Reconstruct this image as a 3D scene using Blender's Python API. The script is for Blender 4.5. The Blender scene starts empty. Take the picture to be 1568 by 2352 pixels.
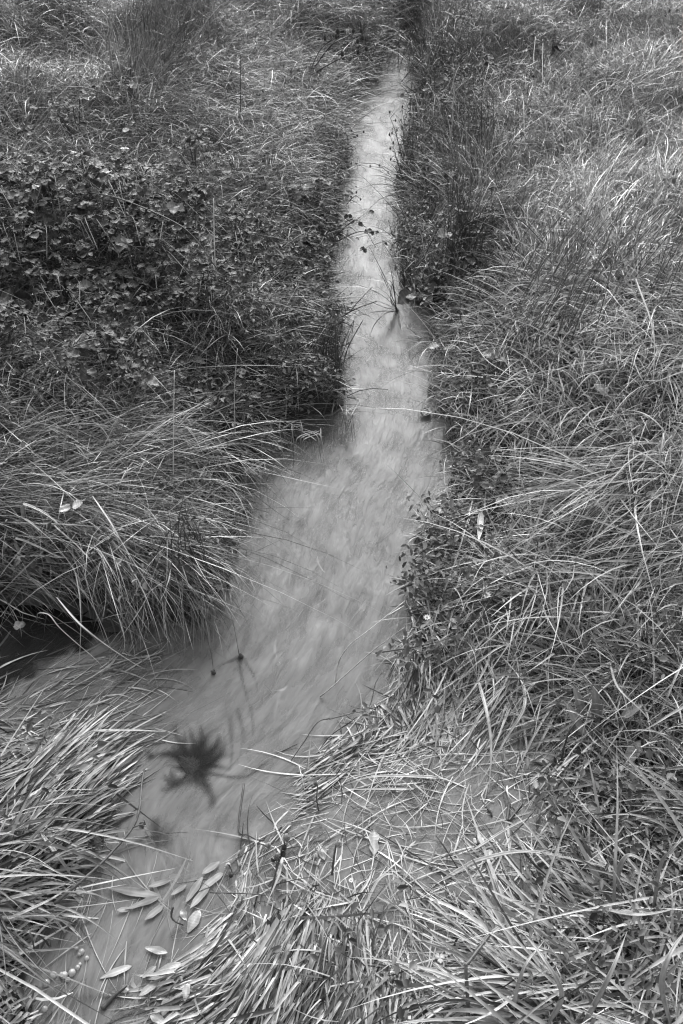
import bpy, math, random
import numpy as np
from mathutils import Vector
R = math.radians
rng = np.random.default_rng(11)
random.seed(11)
sc = bpy.context.scene
COL = sc.collection

# ---------------------------------------------------------------- camera
H, PITCH, FOV = 1.5, R(44), R(60)
cam = bpy.data.cameras.new('camera'); camo = bpy.data.objects.new('camera', cam); COL.objects.link(camo)
camo.location = (0, 0, H); camo.rotation_euler = (R(90) - PITCH, 0, 0)
cam.sensor_fit = 'VERTICAL'; cam.sensor_height = 36; cam.lens = 18 / math.tan(FOV / 2)
cam.clip_start = 0.02; cam.clip_end = 500
sc.camera = camo
# ---------------------------------------------------------------- light
SUN_EL, SUN_AZ = R(36), R(2)          # azimuth measured from +Y towards +X
w = bpy.data.worlds.new('World'); sc.world = w; w.use_nodes = True
nt = w.node_tree; bg = nt.nodes['Background']
sky = nt.nodes.new('ShaderNodeTexSky'); sky.sky_type = 'NISHITA'; sky.sun_disc = False
sky.sun_elevation = SUN_EL; sky.sun_rotation = SUN_AZ; sky.dust_density = 5; sky.air_density = 1.5
bw = nt.nodes.new('ShaderNodeRGBToBW')      # the photograph is black and white
nt.links.new(sky.outputs[0], bw.inputs[0]); nt.links.new(bw.outputs[0], bg.inputs[0])
bg.inputs[1].default_value = 0.15
sun = bpy.data.lights.new('sun', 'SUN'); sun.energy = 1.3; sun.angle = R(24); sun.color = (1, 1, 1)
suno = bpy.data.objects.new('sun', sun); COL.objects.link(suno)
d = Vector((math.sin(SUN_AZ) * math.cos(SUN_EL), math.cos(SUN_AZ) * math.cos(SUN_EL), math.sin(SUN_EL)))
suno.rotation_euler = d.to_track_quat('Z', 'Y').to_euler()
sc.view_settings.view_transform = 'Standard'; sc.view_settings.look = 'None'
sc.view_settings.exposure = 1.1; sc.view_settings.gamma = 1
sc.render.engine = 'CYCLES'
sc.cycles.max_bounces = 6; sc.cycles.diffuse_bounces = 3; sc.cycles.transparent_max_bounces = 12
sc.cycles.filter_width = 1.2; sc.cycles.use_denoising = True; sc.cycles.use_adaptive_sampling = False

# ---------------------------------------------------------------- picture <-> place (1568 x 2352 photo pixels)
FP = 1176 / math.tan(FOV / 2)
UP = np.array([0, math.sin(PITCH), math.cos(PITCH)]); FW = np.array([0, math.cos(PITCH), -math.sin(PITCH)])
def P(px, py, z=0.0):
    d = np.array([px - 784, 0, 0]) + UP * (1176 - py) + FW * FP
    return np.array([0, 0, H]) + d * ((z - H) / d[2])
def proj(x, y, z):
    zz = z - H
    u = y * UP[1] + zz * UP[2]; f = np.maximum(y * FW[1] + zz * FW[2], .05)
    return 784 + x / f * FP, 1176 - u / f * FP

# ---------------------------------------------------------------- helpers
def tag(o, label=None, cat=None, group=None, kind=None):
    if label: o['label'] = label
    if cat: o['category'] = cat
    if group: o['group'] = group
    if kind: o['kind'] = kind
    return o
def empty(name, loc):
    o = bpy.data.objects.new(name, None); COL.objects.link(o); o.location = loc; return o
def mesh_np(name, verts, faces, mat, shade=None, parent=None, smooth=True):
    """verts (n,3) world; faces (m,4) or (m,3) int arrays"""
    me = bpy.data.meshes.new(name)
    verts = np.asarray(verts, np.float32)
    if parent is not None: verts = verts - np.array(parent.location, np.float32)
    fl = faces if isinstance(faces, list) else [faces]
    fl = [f for f in fl if len(f)]
    tot = sum(f.size for f in fl); nf = sum(len(f) for f in fl)
    me.vertices.add(len(verts)); me.vertices.foreach_set('co', verts.ravel())
    me.loops.add(tot); me.loops.foreach_set('vertex_index', np.concatenate([f.ravel() for f in fl]).astype(np.int32))
    cnt = np.concatenate([np.full(len(f), f.shape[1], np.int32) for f in fl])
    st = np.concatenate([[0], np.cumsum(cnt)[:-1]]).astype(np.int32)
    me.polygons.add(nf); me.polygons.foreach_set('loop_start', st)
    me.polygons.foreach_set('use_smooth', np.full(nf, smooth, bool))
    me.update(calc_edges=True)
    if shade is not None:
        a = me.attributes.new('shade', 'FLOAT', 'POINT'); a.data.foreach_set('value', np.asarray(shade, np.float32).ravel())
    me.materials.append(mat)
    o = bpy.data.objects.new(name, me); COL.objects.link(o)
    if parent is not None: o.parent = parent
    return o

# ---------------------------------------------------------------- materials
def new_mat(name):
    m = bpy.data.materials.new(name); m.use_nodes = True
    return m, m.node_tree, m.node_tree.nodes['Principled BSDF']
def plant_mat(name, rough=.45, spec=.4, trans=.25, noise=.25, nscale=60, const=None):
    m, t, b = new_mat(name)
    at = t.nodes.new('ShaderNodeAttribute'); at.attribute_name = 'shade'
    nz = t.nodes.new('ShaderNodeTexNoise'); nz.inputs['Scale'].default_value = nscale; nz.inputs['Detail'].default_value = 3
    tc = t.nodes.new('ShaderNodeNewGeometry'); t.links.new(tc.outputs['Position'], nz.inputs['Vector'])
    mr = t.nodes.new('ShaderNodeMapRange'); mr.inputs[1].default_value = .3; mr.inputs[2].default_value = .7
    mr.inputs[3].default_value = 1 - noise; mr.inputs[4].default_value = 1 + noise
    t.links.new(nz.outputs[0], mr.inputs[0])
    mu = t.nodes.new('ShaderNodeMath'); mu.operation = 'MULTIPLY'
    if const is None: t.links.new(at.outputs['Fac'], mu.inputs[0])
    else: mu.inputs[0].default_value = const
    t.links.new(mr.outputs[0], mu.inputs[1])
    t.links.new(mu.outputs[0], b.inputs['Base Color'])
    b.inputs['Roughness'].default_value = rough; b.inputs['Specular IOR Level'].default_value = spec
    if trans > 0:
        tr = t.nodes.new('ShaderNodeBsdfTranslucent'); mx = t.nodes.new('ShaderNodeMixShader'); mx.inputs[0].default_value = trans
        t.links.new(mu.outputs[0], tr.inputs[0]); t.links.new(b.outputs[0], mx.inputs[1]); t.links.new(tr.outputs[0], mx.inputs[2])
        t.links.new(mx.outputs[0], t.nodes['Material Output'].inputs[0])
    return m
M_GRASS = plant_mat('grass_blade', rough=.32, spec=.5, trans=.12)
M_WET = plant_mat('wet_grass_blade', rough=.34, spec=.32, trans=.14)
M_LEAF = plant_mat('bramble_leaf', rough=.55, spec=.3, trans=.15, noise=.2, nscale=90)
M_STEM = plant_mat('dark_stem', rough=.5, trans=0, noise=.4, nscale=120)

# ---------------------------------------------------------------- stream outline and terrain
LE = [(925,96),(900,140),(862,195),(835,232),(818,262),(812,330),(812,400),(808,480),(786,560),(766,650),(775,720),(782,800),(780,900),
      (772,955),(640,975),(618,1050),(566,1100),(552,1200),(545,1300),(505,1400),(478,1440),(350,1440),(225,1395),(100,1350),(-260,1330)]
LE2 = [(-260,1610),(-40,1640),(70,1668),(200,1715),(255,1780),(250,1860),(205,1960),(140,2060),(85,2200),(40,2450),(0,2750)]
RE = [(956,96),(952,118),(946,160),(942,210),(938,262),(918,330),(912,400),(925,480),(908,560),(900,650),(935,700),(992,720),(1000,800),(1005,900),(1010,980),
      (1035,1050),(1030,1120),(1000,1200),(985,1300),(940,1400),(920,1500),(880,1580),(800,1660),(700,1760),(690,1850),(560,1920),(520,2010),
      (490,2110),(415,2250),(375,2450),(350,2750)]
LE = [(a - (17 if b < 600 else 11 if b < 730 else 0), b) for a, b in LE]; RE = [(a + (12 if b < 730 else 0), b) for a, b in RE]
poly_px = LE + LE2 + RE[::-1]
POLY = np.array([P(a, b)[:2] for a, b in poly_px])
def in_poly(x, y, poly):
    ins = np.zeros(x.shape, bool); n = len(poly); j = n - 1
    for i in range(n):
        xi, yi = poly[i]; xj, yj = poly[j]
        c = ((yi > y) != (yj > y)) & (x < (xj - xi) * (y - yi) / (yj - yi + 1e-12) + xi)
        ins ^= c; j = i
    return ins
def wetmask(x, y):
    a = x + (vnoise(x, y, .07, 91) - .5) * .07 + (vnoise(x, y, .022, 92) - .5) * .035
    b = y + (vnoise(x, y, .08, 93) - .5) * .07 + (vnoise(x, y, .025, 94) - .5) * .035
    return in_poly(a, b, POLY)
def poly_dist(x, y, poly, closed=True):
    best = np.full(x.shape, 1e9); n = len(poly)
    for i in range(n if closed else n - 1):
        a = poly[i]; b = poly[(i + 1) % n]; ab = b - a; L2 = (ab ** 2).sum() + 1e-12
        t = np.clip(((x - a[0]) * ab[0] + (y - a[1]) * ab[1]) / L2, 0, 1)
        best = np.minimum(best, np.hypot(x - a[0] - t * ab[0], y - a[1] - t * ab[1]))
    return best
def vnoise(x, y, s, seed=0):
    r = np.random.default_rng(seed); T = r.random((64, 64))
    u = x / s + 1000; v = y / s + 1000
    iu = np.floor(u).astype(int); iv = np.floor(v).astype(int); fu = u - iu; fv = v - iv
    fu = fu * fu * (3 - 2 * fu); fv = fv * fv * (3 - 2 * fv)
    g = lambda a, b: T[a % 64, b % 64]
    return (g(iu, iv) * (1 - fu) + g(iu + 1, iv) * fu) * (1 - fv) + (g(iu, iv + 1) * (1 - fu) + g(iu + 1, iv + 1) * fu) * fv

# zones: what grows where (photo position; direction the tips point to in the photo, spread, lift, length, width mm, tone, density, mat, height of bank)
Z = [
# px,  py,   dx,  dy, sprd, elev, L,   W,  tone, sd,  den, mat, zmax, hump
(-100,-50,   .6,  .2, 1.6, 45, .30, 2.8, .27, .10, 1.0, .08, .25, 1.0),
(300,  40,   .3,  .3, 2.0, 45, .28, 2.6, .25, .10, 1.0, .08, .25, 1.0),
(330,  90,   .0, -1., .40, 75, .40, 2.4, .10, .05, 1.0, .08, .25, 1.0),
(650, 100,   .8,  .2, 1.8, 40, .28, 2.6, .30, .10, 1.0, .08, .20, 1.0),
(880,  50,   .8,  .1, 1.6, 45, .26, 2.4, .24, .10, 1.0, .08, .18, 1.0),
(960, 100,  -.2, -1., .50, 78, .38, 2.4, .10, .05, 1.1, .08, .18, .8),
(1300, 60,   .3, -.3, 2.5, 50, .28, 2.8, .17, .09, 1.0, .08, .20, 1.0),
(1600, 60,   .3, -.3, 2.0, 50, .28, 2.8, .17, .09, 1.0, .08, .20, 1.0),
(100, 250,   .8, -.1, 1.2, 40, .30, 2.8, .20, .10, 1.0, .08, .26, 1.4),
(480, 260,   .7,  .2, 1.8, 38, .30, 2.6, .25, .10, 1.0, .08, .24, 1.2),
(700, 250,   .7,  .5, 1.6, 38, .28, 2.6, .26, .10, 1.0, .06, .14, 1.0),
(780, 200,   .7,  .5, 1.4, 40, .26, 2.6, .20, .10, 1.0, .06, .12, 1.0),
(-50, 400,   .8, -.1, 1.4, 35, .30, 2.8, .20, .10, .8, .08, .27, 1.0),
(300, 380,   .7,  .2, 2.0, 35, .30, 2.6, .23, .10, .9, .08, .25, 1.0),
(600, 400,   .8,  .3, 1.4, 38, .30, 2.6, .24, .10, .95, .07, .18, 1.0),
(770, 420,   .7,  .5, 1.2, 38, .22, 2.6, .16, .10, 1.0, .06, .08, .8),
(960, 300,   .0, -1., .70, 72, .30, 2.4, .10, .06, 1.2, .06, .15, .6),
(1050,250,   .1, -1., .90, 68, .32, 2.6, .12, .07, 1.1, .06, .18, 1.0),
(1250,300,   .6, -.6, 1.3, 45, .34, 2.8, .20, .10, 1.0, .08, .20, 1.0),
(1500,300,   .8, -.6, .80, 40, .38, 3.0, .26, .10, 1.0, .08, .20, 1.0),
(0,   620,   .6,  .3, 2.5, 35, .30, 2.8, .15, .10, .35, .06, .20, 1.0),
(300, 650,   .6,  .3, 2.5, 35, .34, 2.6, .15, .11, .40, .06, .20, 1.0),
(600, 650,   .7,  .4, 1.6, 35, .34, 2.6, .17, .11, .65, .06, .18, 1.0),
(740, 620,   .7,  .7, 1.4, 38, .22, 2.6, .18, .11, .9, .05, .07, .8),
(950, 480,   .0, -1., 1.0, 62, .28, 2.8, .13, .08, 1.1, .06, .14, .8),
(1100,480,   .2, -1., 1.0, 60, .32, 3.0, .14, .09, 1.1, .06, .18, 1.0),
(960, 620,  -.2, -.8, 1.8, 50, .20, 3.0, .20, .12, 1.0, .05, .08, .8),
(1080,600,   .2, -1., .90, 60, .26, 3.0, .12, .07, 1.1, .05, .16, 1.0),
(1300,550,   .8, -.7, .90, 40, .40, 3.2, .25, .11, 1.0, .07, .18, 1.0),
(1540,550,   .9, -.7, .60, 35, .44, 3.4, .28, .12, 1.0, .07, .18, 1.0),
(1300,740,  -.6,  .1, 1.4, 38, .36, 4.0, .34, .13, 1.0, .06, .15, 1.0),
(1540,760,  -.8,  .1, 1.0, 34, .42, 4.0, .36, .13, 1.0, .06, .17, 1.0),
(1060,760,  -.3,  .3, 2.0, 45, .22, 3.6, .30, .14, 1.0, .05, .10, .8),
(0,   850,   .7,  .3, 1.6, 30, .34, 2.8, .17, .12, .65, .06, .20, 1.0),
(300, 880,   .7,  .3, 1.4, 30, .36, 2.6, .17, .12, .75, .06, .20, 1.0),
(550, 850,   .7,  .5, 1.3, 32, .34, 2.6, .16, .12, .8, .06, .17, .9),
(730, 850,   .3,  1., 1.2, 40, .24, 2.6, .10, .10, .9, .05, .08, .8),
(1100,900,  -.4,  .4, 1.6, 42, .26, 4.0, .30, .15, .9, .05, .10, .8),
(1300,920,  -.7,  .1, 1.0, 36, .40, 4.2, .32, .14, 1.0, .05, .13, 1.0),
(1540,950,  -.8,  .3, .8, 34, .44, 4.2, .36, .14, 1.0, .06, .14, 1.0),
(0,  1050,   1., -.1, .7, 26, .42, 2.8, .24, .13, .9, .06, .20, 1.0),
(250,1050,   1., -.1, .7, 26, .42, 2.6, .24, .13, .95, .06, .19, 1.0),
(480,1020,   1.,  .5, .8, 26, .36, 2.6, .22, .13, .95, .05, .14, .9),
(600,1000,   1.,  .8, .8, 25, .26, 2.6, .20, .13, .9, .04, .08, .8),
(1080,1080, -.3,  .3, 2.0, 42, .24, 4.2, .27, .15, .9, .04, .07, .8),
(1250,1120, -.4,  .3, 2.0, 40, .28, 3.6, .22, .13, .95, .04, .09, .8),
(1500,1120, -.9,  .2, .9, 30, .40, 4.4, .33, .14, 1.0, .05, .12, 1.0),
(0,  1180,   1.,  .2, .4, 22, .46, 2.8, .27, .13, 1.0, .06, .18, 1.0),
(250,1200,   1.,  .4, .4, 22, .44, 2.8, .26, .13, 1.0, .06, .15, 1.0),
(450,1180,   .8,  .7, .9, 28, .30, 2.8, .20, .13, .95, .04, .09, .9),
(0,  1300,   1.,  .5, .3, 20, .46, 3.0, .28, .13, 1.0, .06, .13, 1.0),
(200,1330,   1.,  .8, .3, 18, .44, 3.0, .28, .13, 1.0, .06, .11, 1.0),
(400,1340,   .4,  1., .5, 30, .30, 2.8, .17, .12, 1.0, .04, .07, .9),
(1100,1280, -.3,  .4, 2.2, 40, .24, 5.0, .27, .15, .8, .03, .05, .8),
(1300,1300, -.7,  .1, 1.2, 34, .34, 5.0, .30, .14, .9, .04, .08, 1.0),
(1540,1300, -.9,  .2, .7, 30, .42, 5.0, .33, .14, .95, .05, .11, 1.0),
(960,1420,   .1,  .6, 1.4, 40, .22, 4.4, .30, .15, .6, .02, .01, .4),
(1150,1480, -.5,  .3, 1.8, 28, .26, 5.2, .32, .15, .65, .02, .02, .5),
(1350,1450, -.5,  .1, 2.0, 34, .34, 5.6, .30, .14, .85, .03, .06, .8),
(1540,1480, -.4,  .1, 1.8, 36, .34, 5.6, .26, .13, .95, .04, .08, 1.0),
(880,1580,   .0,  1., .6, 12, .22, 5.0, .38, .12, .75, .012, .004, .4),
(1080,1600, -.5,  .8, .6, 14, .30, 6.0, .42, .12, .8, .012, .006, .5),
(1260,1620, -.2,  .6, 1.8, 30, .30, 6.4, .36, .14, .65, .02, .02, .5),
(1500,1680, -.2, -.1, 2.6, 42, .30, 6.0, .22, .13, .9, .03, .06, 1.0),
(850,1700,  -.8,  .5, .4, 8, .30, 5.6, .42, .10, .8, .010, -.002, .4),
(1000,1720, -.9,  .3, .3, 8, .34, 6.0, .44, .10, .9, .012, .000, .4),
(1200,1750, -.6,  .3, 1.2, 18, .30, 6.4, .38, .13, .6, .015, .004, .4),
(1400,1780, -.2,  .1, 2.2, 36, .30, 6.2, .25, .14, .75, .03, .04, 1.0),
(820,1830, -1.,  -.1, .4, 6, .26, 4.6, .38, .08, .35, .006, -.010, .3),
(1050,1860, -1., -.1, .9, 8, .22, 4.6, .38, .10, .30, .008, -.008, .3),
(1250,1900, -.6,  .2, 1.6, 14, .28, 6.4, .36, .12, .28, .010, -.006, .3),
(1450,1950, -.2,  .1, 2.0, 40, .30, 7.5, .24, .13, .8, .03, .04, 1.0),
(60, 1640,   .8, -.1, .8, 10, .22, 5.0, .16, .10, .5, .008, -.004, .4),
(150,1720,   .9, -.4, .5, 14, .28, 6.0, .36, .12, .8, .012, .006, .5),
(60, 1850,   .7, -.7, .3, 22, .30, 6.6, .38, .12, 1.0, .02, .02, .7),
(200,1800,   .7, -.8, .25, 20, .28, 6.6, .40, .12, .9, .02, .012, .6),
(-40,2000,   1., -.1, .9, 26, .30, 7.5, .34, .14, 1.0, .03, .04, .8),
(150,2010,   .9, -.1, 1.0, 20, .28, 8.0, .34, .13, .7, .02, .02, .6),
(40, 2150,  -.7,  .6, .4, 18, .30, 7.5, .36, .14, 1.0, .02, .03, .7),
(100,2320,  -.5,  .9, .3, 18, .30, 7.5, .36, .14, 1.0, .02, .03, .7),
(620,1990,   .0,  .8, 1.5, 14, .18, 5.0, .36, .10, .35, .008, -.004, .4),
(850,1990,  -.1,  .6, 2.0, 18, .20, 5.0, .36, .10, .40, .008, -.004, .4),
(540,2120,  -.6,  .9, .25, 12, .30, 5.6, .42, .10, 1.0, .014, .006, .5),
(680,2120,  -.4,  1., .35, 14, .28, 5.6, .40, .12, .95, .016, .008, .5),
(820,2120,  -.2,  .9, .6, 20, .26, 5.6, .34, .14, .75, .016, .008, .5),
(950,2100,   .1,  .5, 2.4, 26, .22, 5.6, .26, .15, .6, .016, .006, .5),
(1100,2060, -.8, -.1, .9, 12, .34, 7.0, .40, .10, .32, .010, -.006, .3),
(480,2280,  -.7,  .7, .3, 16, .28, 6.0, .34, .14, 1.0, .02, .015, .7),
(640,2290,  -.4,  1., .4, 20, .28, 6.0, .32, .15, 1.0, .02, .02, .7),
(850,2270,  -.1,  1., .6, 26, .26, 6.0, .30, .15, .9, .02, .02, .7),
(1030,2200, -.5,  .2, 1.6, 18, .30, 6.6, .34, .12, .35, .010, -.004, .4),
(1050,2330, -.3,  .4, 2.4, 24, .26, 6.4, .24, .14, .75, .02, .01, .6),
(1250,2120, -.9,  .0, .9, 24, .40, 9.0, .32, .12, .75, .02, .02, .8),
(1250,2280, -.6,  .4, 1.4, 32, .36, 9.0, .28, .12, .9, .03, .04, 1.0),
(1450,2130, -.6, -.1, 1.5, 42, .36, 10., .26, .12, .9, .03, .06, 1.0),
(1500,2330, -.3,  .4, 1.3, 42, .36, 10., .28, .12, .95, .03, .06, 1.0),
]
Z = np.array(Z)
_low = Z[:, 1] > 1550; _br = _low & (Z[:, 0] > 1180) & (Z[:, 1] > 2050)
Z[:, 7] *= np.where(_br, .78, np.where(_low, .72, 1)); Z[:, 6] *= np.where(_low & ~_br, np.where(Z[:, 12] < .03, 1.0, .72), np.where(Z[:, 0] > 1000, .85, 1))
Z[:, 5] *= np.where(_low & (Z[:, 12] < .035), .6, 1); Z[:, 8] *= np.where(_low, .85, 1)
Z[:, 7] *= np.where(Z[:, 1] < 1550, .76, np.where(_br, .82, .95))
Z[:, 6] *= np.where(Z[:, 1] < 640, .85, np.where((Z[:, 0] < 820) & (Z[:, 1] < 1420), .70, np.where(_br, .80, .86)))
Z[:, 5] *= np.where(_br, .85, 1)
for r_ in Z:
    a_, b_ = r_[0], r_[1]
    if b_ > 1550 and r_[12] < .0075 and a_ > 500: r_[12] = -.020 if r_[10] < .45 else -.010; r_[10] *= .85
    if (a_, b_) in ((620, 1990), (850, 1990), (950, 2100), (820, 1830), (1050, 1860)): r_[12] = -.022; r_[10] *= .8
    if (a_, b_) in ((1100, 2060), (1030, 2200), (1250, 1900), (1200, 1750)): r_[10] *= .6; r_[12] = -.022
    if 550 < a_ < 800 and 500 < b_ < 1000: r_[8] *= .68  # tone lowered to paint the shade down the left bank
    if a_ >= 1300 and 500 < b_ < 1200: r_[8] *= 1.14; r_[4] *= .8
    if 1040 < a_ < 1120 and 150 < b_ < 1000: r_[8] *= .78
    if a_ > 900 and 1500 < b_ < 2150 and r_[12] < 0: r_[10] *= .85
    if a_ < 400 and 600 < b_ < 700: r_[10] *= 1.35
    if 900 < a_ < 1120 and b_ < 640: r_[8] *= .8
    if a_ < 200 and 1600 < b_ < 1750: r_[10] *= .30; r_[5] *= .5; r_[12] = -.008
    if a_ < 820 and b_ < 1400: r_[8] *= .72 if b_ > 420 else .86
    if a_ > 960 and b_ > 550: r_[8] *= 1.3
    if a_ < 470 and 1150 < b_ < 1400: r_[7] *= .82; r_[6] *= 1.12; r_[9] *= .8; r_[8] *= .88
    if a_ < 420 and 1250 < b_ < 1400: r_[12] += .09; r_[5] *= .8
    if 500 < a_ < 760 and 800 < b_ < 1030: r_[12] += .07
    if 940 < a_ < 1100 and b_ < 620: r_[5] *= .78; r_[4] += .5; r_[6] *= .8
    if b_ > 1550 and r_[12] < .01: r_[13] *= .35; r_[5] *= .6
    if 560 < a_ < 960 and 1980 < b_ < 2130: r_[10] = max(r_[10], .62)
# convert the direction from the photo to the ground
_dir = []
for r in Z:
    a = P(r[0], r[1]); n = math.hypot(r[2], r[3]); b = P(r[0] + r[2] / n * 10, r[1] + r[3] / n * 10); v = (b - a)[:2]
    _dir.append(v / np.linalg.norm(v))
_dir = np.array(_dir)
ZW = np.array([P(r[0], r[1])[:2] for r in Z])
FEAT = np.column_stack([_dir, Z[:, 4:]])      # dirx diry spread elev L W tone sd den mat zmax hump
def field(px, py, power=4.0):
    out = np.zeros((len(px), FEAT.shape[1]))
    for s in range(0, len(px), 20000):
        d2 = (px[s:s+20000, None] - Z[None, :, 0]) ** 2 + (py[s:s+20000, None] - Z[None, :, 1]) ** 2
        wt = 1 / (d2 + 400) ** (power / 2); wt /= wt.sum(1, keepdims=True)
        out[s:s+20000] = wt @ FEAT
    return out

GX0, GX1, GY0, GY1, GD = -5.0, 5.0, -1.0, 9.5, .025
gx = np.arange(GX0, GX1 + 1e-6, GD); gy = np.arange(GY0, GY1 + 1e-6, GD)
XX, YY = np.meshgrid(gx, gy)
def terrain_eval(x, y):
    sh = x.shape; x = x.ravel(); y = y.ravel()
    px, py = proj(x, y, np.zeros_like(x))
    px = np.clip(px, -400, 1960); py = np.where(y * FW[1] + H * math.sin(PITCH) < .1, 2700, np.clip(py, -300, 2700))
    F = field(px, py, 3.0)
    ins = wetmask(x, y); d = poly_dist(x, y, POLY)
    zm = F[:, 10]
    land = zm * (1 - np.exp(-d / .16)) + .012 * np.minimum(d / .03, 1) * (zm > .02)
    land += F[:, 11] * (1 - np.exp(-d / .25)) * ((vnoise(x, y, .38, 3) - .5) * .21 + (vnoise(x, y, .12, 4) - .5) * .05)
    land += (y > 5) * (y - 5) * .03
    z = np.where(ins, -.09 * (1 - np.exp(-d / .06)) - .004, land)
    return z.reshape(sh)
TZ = terrain_eval(XX, YY)
def tz(x, y):
    u = np.clip((x - GX0) / GD, 0, len(gx) - 1.001); v = np.clip((y - GY0) / GD, 0, len(gy) - 1.001)
    iu = u.astype(int); iv = v.astype(int); fu = u - iu; fv = v - iv
    return (TZ[iv, iu] * (1 - fu) + TZ[iv, iu + 1] * fu) * (1 - fv) + (TZ[iv + 1, iu] * (1 - fu) + TZ[iv + 1, iu + 1] * fu) * fv

def grid_faces(ny, nx):
    i = np.arange(ny * nx).reshape(ny, nx)
    return np.stack([i[:-1, :-1], i[:-1, 1:], i[1:, 1:], i[1:, :-1]], -1).reshape(-1, 4)
# ground: one sheet; the fine grid in the middle and a coarse skirt to the horizon
xs = np.concatenate([[-400, -120, -40, -15, -8], gx, [8, 15, 40, 120, 400]]); ys = np.concatenate([[-400, -120, -40, -12, -4], gy, [13, 25, 60, 150, 400]])
AX, AY = np.meshgrid(xs, ys)
AZ = tz(np.clip(AX, GX0, GX1), np.clip(AY, GY0, GY1)).astype(float)
AZ = np.where((AX < GX0) | (AX > GX1) | (AY < GY0) | (AY > GY1), np.maximum(AZ, .2) + .004 * np.hypot(AX, AY), AZ)
m, t, b = new_mat('wet_earth')
nz = t.nodes.new('ShaderNodeTexNoise'); nz.inputs['Scale'].default_value = 22; nz.inputs['Detail'].default_value = 8
g = t.nodes.new('ShaderNodeNewGeometry'); t.links.new(g.outputs['Position'], nz.inputs['Vector'])
cr = t.nodes.new('ShaderNodeValToRGB'); cr.color_ramp.elements[0].position = .35; cr.color_ramp.elements[0].color = (.008, .008, .008, 1)
cr.color_ramp.elements[1].position = .7; cr.color_ramp.elements[1].color = (.035, .035, .035, 1)
t.links.new(nz.outputs[0], cr.inputs[0]); sx = t.nodes.new('ShaderNodeSeparateXYZ'); t.links.new(g.outputs['Position'], sx.inputs[0])      # pale sediment has settled wherever the flood stands
mh = t.nodes.new('ShaderNodeMapRange'); mh.inputs[1].default_value = .006; mh.inputs[2].default_value = -.004; mh.inputs[3].default_value = 0; mh.inputs[4].default_value = 1
mxs = t.nodes.new('ShaderNodeMix'); mxs.data_type = 'RGBA'; mxs.inputs[7].default_value = (.26, .26, .26, 1)
t.links.new(sx.outputs[2], mh.inputs[0]); t.links.new(mh.outputs[0], mxs.inputs[0]); t.links.new(cr.outputs[0], mxs.inputs[6])
t.links.new(mxs.outputs[2], b.inputs['Base Color']); b.inputs['Roughness'].default_value = .85
bp = t.nodes.new('ShaderNodeBump'); bp.inputs['Strength'].default_value = .6; bp.inputs['Distance'].default_value = .02
t.links.new(nz.outputs[0], bp.inputs['Height']); t.links.new(bp.outputs[0], b.inputs['Normal'])
M_EARTH = m
tag(mesh_np('ground', np.column_stack([AX.ravel(), AY.ravel(), AZ.ravel()]), grid_faces(*AX.shape), M_EARTH), kind='structure')

# ---------------------------------------------------------------- water
CL = np.array([P(*p)[:2] for p in [(930,90),(915,140),(890,220),(872,290),(865,400),(866,480),(848,560),(835,650),(870,740),(890,850),(890,960),(860,1060),(810,1160),
      (765,1300),(720,1420),(660,1540),(570,1660),(470,1760),(380,1880),(330,2050),(270,2200),(220,2400),(200,2750)]])
def catmull(pts, n=8):
    pts = np.asarray(pts, float); Q = np.vstack([2 * pts[0] - pts[1], pts, 2 * pts[-1] - pts[-2]]); out = []
    for i in range(1, len(Q) - 2):
        p0, p1, p2, p3 = Q[i-1:i+3]
        for k in range(n):
            u = k / n
            out.append(.5 * ((2 * p1) + (-p0 + p2) * u + (2*p0 - 5*p1 + 4*p2 - p3) * u*u + (-p0 + 3*p1 - 3*p2 + p3) * u**3))
    out.append(pts[-1]); return np.array(out)
CLs = catmull(CL, 8)
seg = np.diff(CLs, axis=0); sl = np.concatenate([[0], np.cumsum(np.linalg.norm(seg, axis=1))])
def flow(x, y):
    """soft-blended distance along the stream, signed distance across, direction"""
    S = np.zeros(x.shape); T = np.zeros(x.shape); DX = np.zeros(x.shape); DY = np.zeros(x.shape)
    mid = (CLs[:-1] + CLs[1:]) / 2; dr = seg / np.linalg.norm(seg, axis=1, keepdims=True)
    for s in range(0, len(x), 20000):
        xx = x[s:s+20000, None]; yy = y[s:s+20000, None]
        rx = xx - mid[None, :, 0]; ry = yy - mid[None, :, 1]; d2 = rx**2 + ry**2
        wt = 1 / (d2 + .004) ** 3; wt /= wt.sum(1, keepdims=True)
        al = rx * dr[None, :, 0] + ry * dr[None, :, 1]; ac = rx * -dr[None, :, 1] + ry * dr[None, :, 0]
        S[s:s+20000] = (wt * ((sl[:-1] + sl[1:])[None, :] / 2 + al)).sum(1); T[s:s+20000] = (wt * ac).sum(1)
        DX[s:s+20000] = (wt * dr[None, :, 0]).sum(1); DY[s:s+20000] = (wt * dr[None, :, 1]).sum(1)
    return S, T, DX, DY
wx = np.concatenate([np.arange(-2.2, -.9, .03), np.arange(-.9, -.6, .01), np.arange(-.6, .1, .004), np.arange(.1, .5, .01), np.arange(.5, 2.21, .03)]); wy = np.concatenate([np.arange(0.0, .5, .01), np.arange(.5, 1.45, .004), np.arange(1.45, 1.7, .01), np.arange(1.7, 7.01, .02)])
WX, WY = np.meshgrid(wx, wy); WXr, WYr = WX.ravel(), WY.ravel()
S, T, FX, FY = flow(WXr, WYr)
EDDY = P(432, 1760)[:2]
wz = .0016 * (vnoise(S * .5, T * 1.6, .05, 7) - .5) + .002 * (vnoise(S * .6, T, .12, 8) - .5)
inw = wetmask(WXr, WYr)
wz *= np.where(inw, 1, .3)
re = np.hypot(WXr - EDDY[0], WYr - EDDY[1])
wz -= .002 * np.exp(-(re / .035) ** 2)
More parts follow.
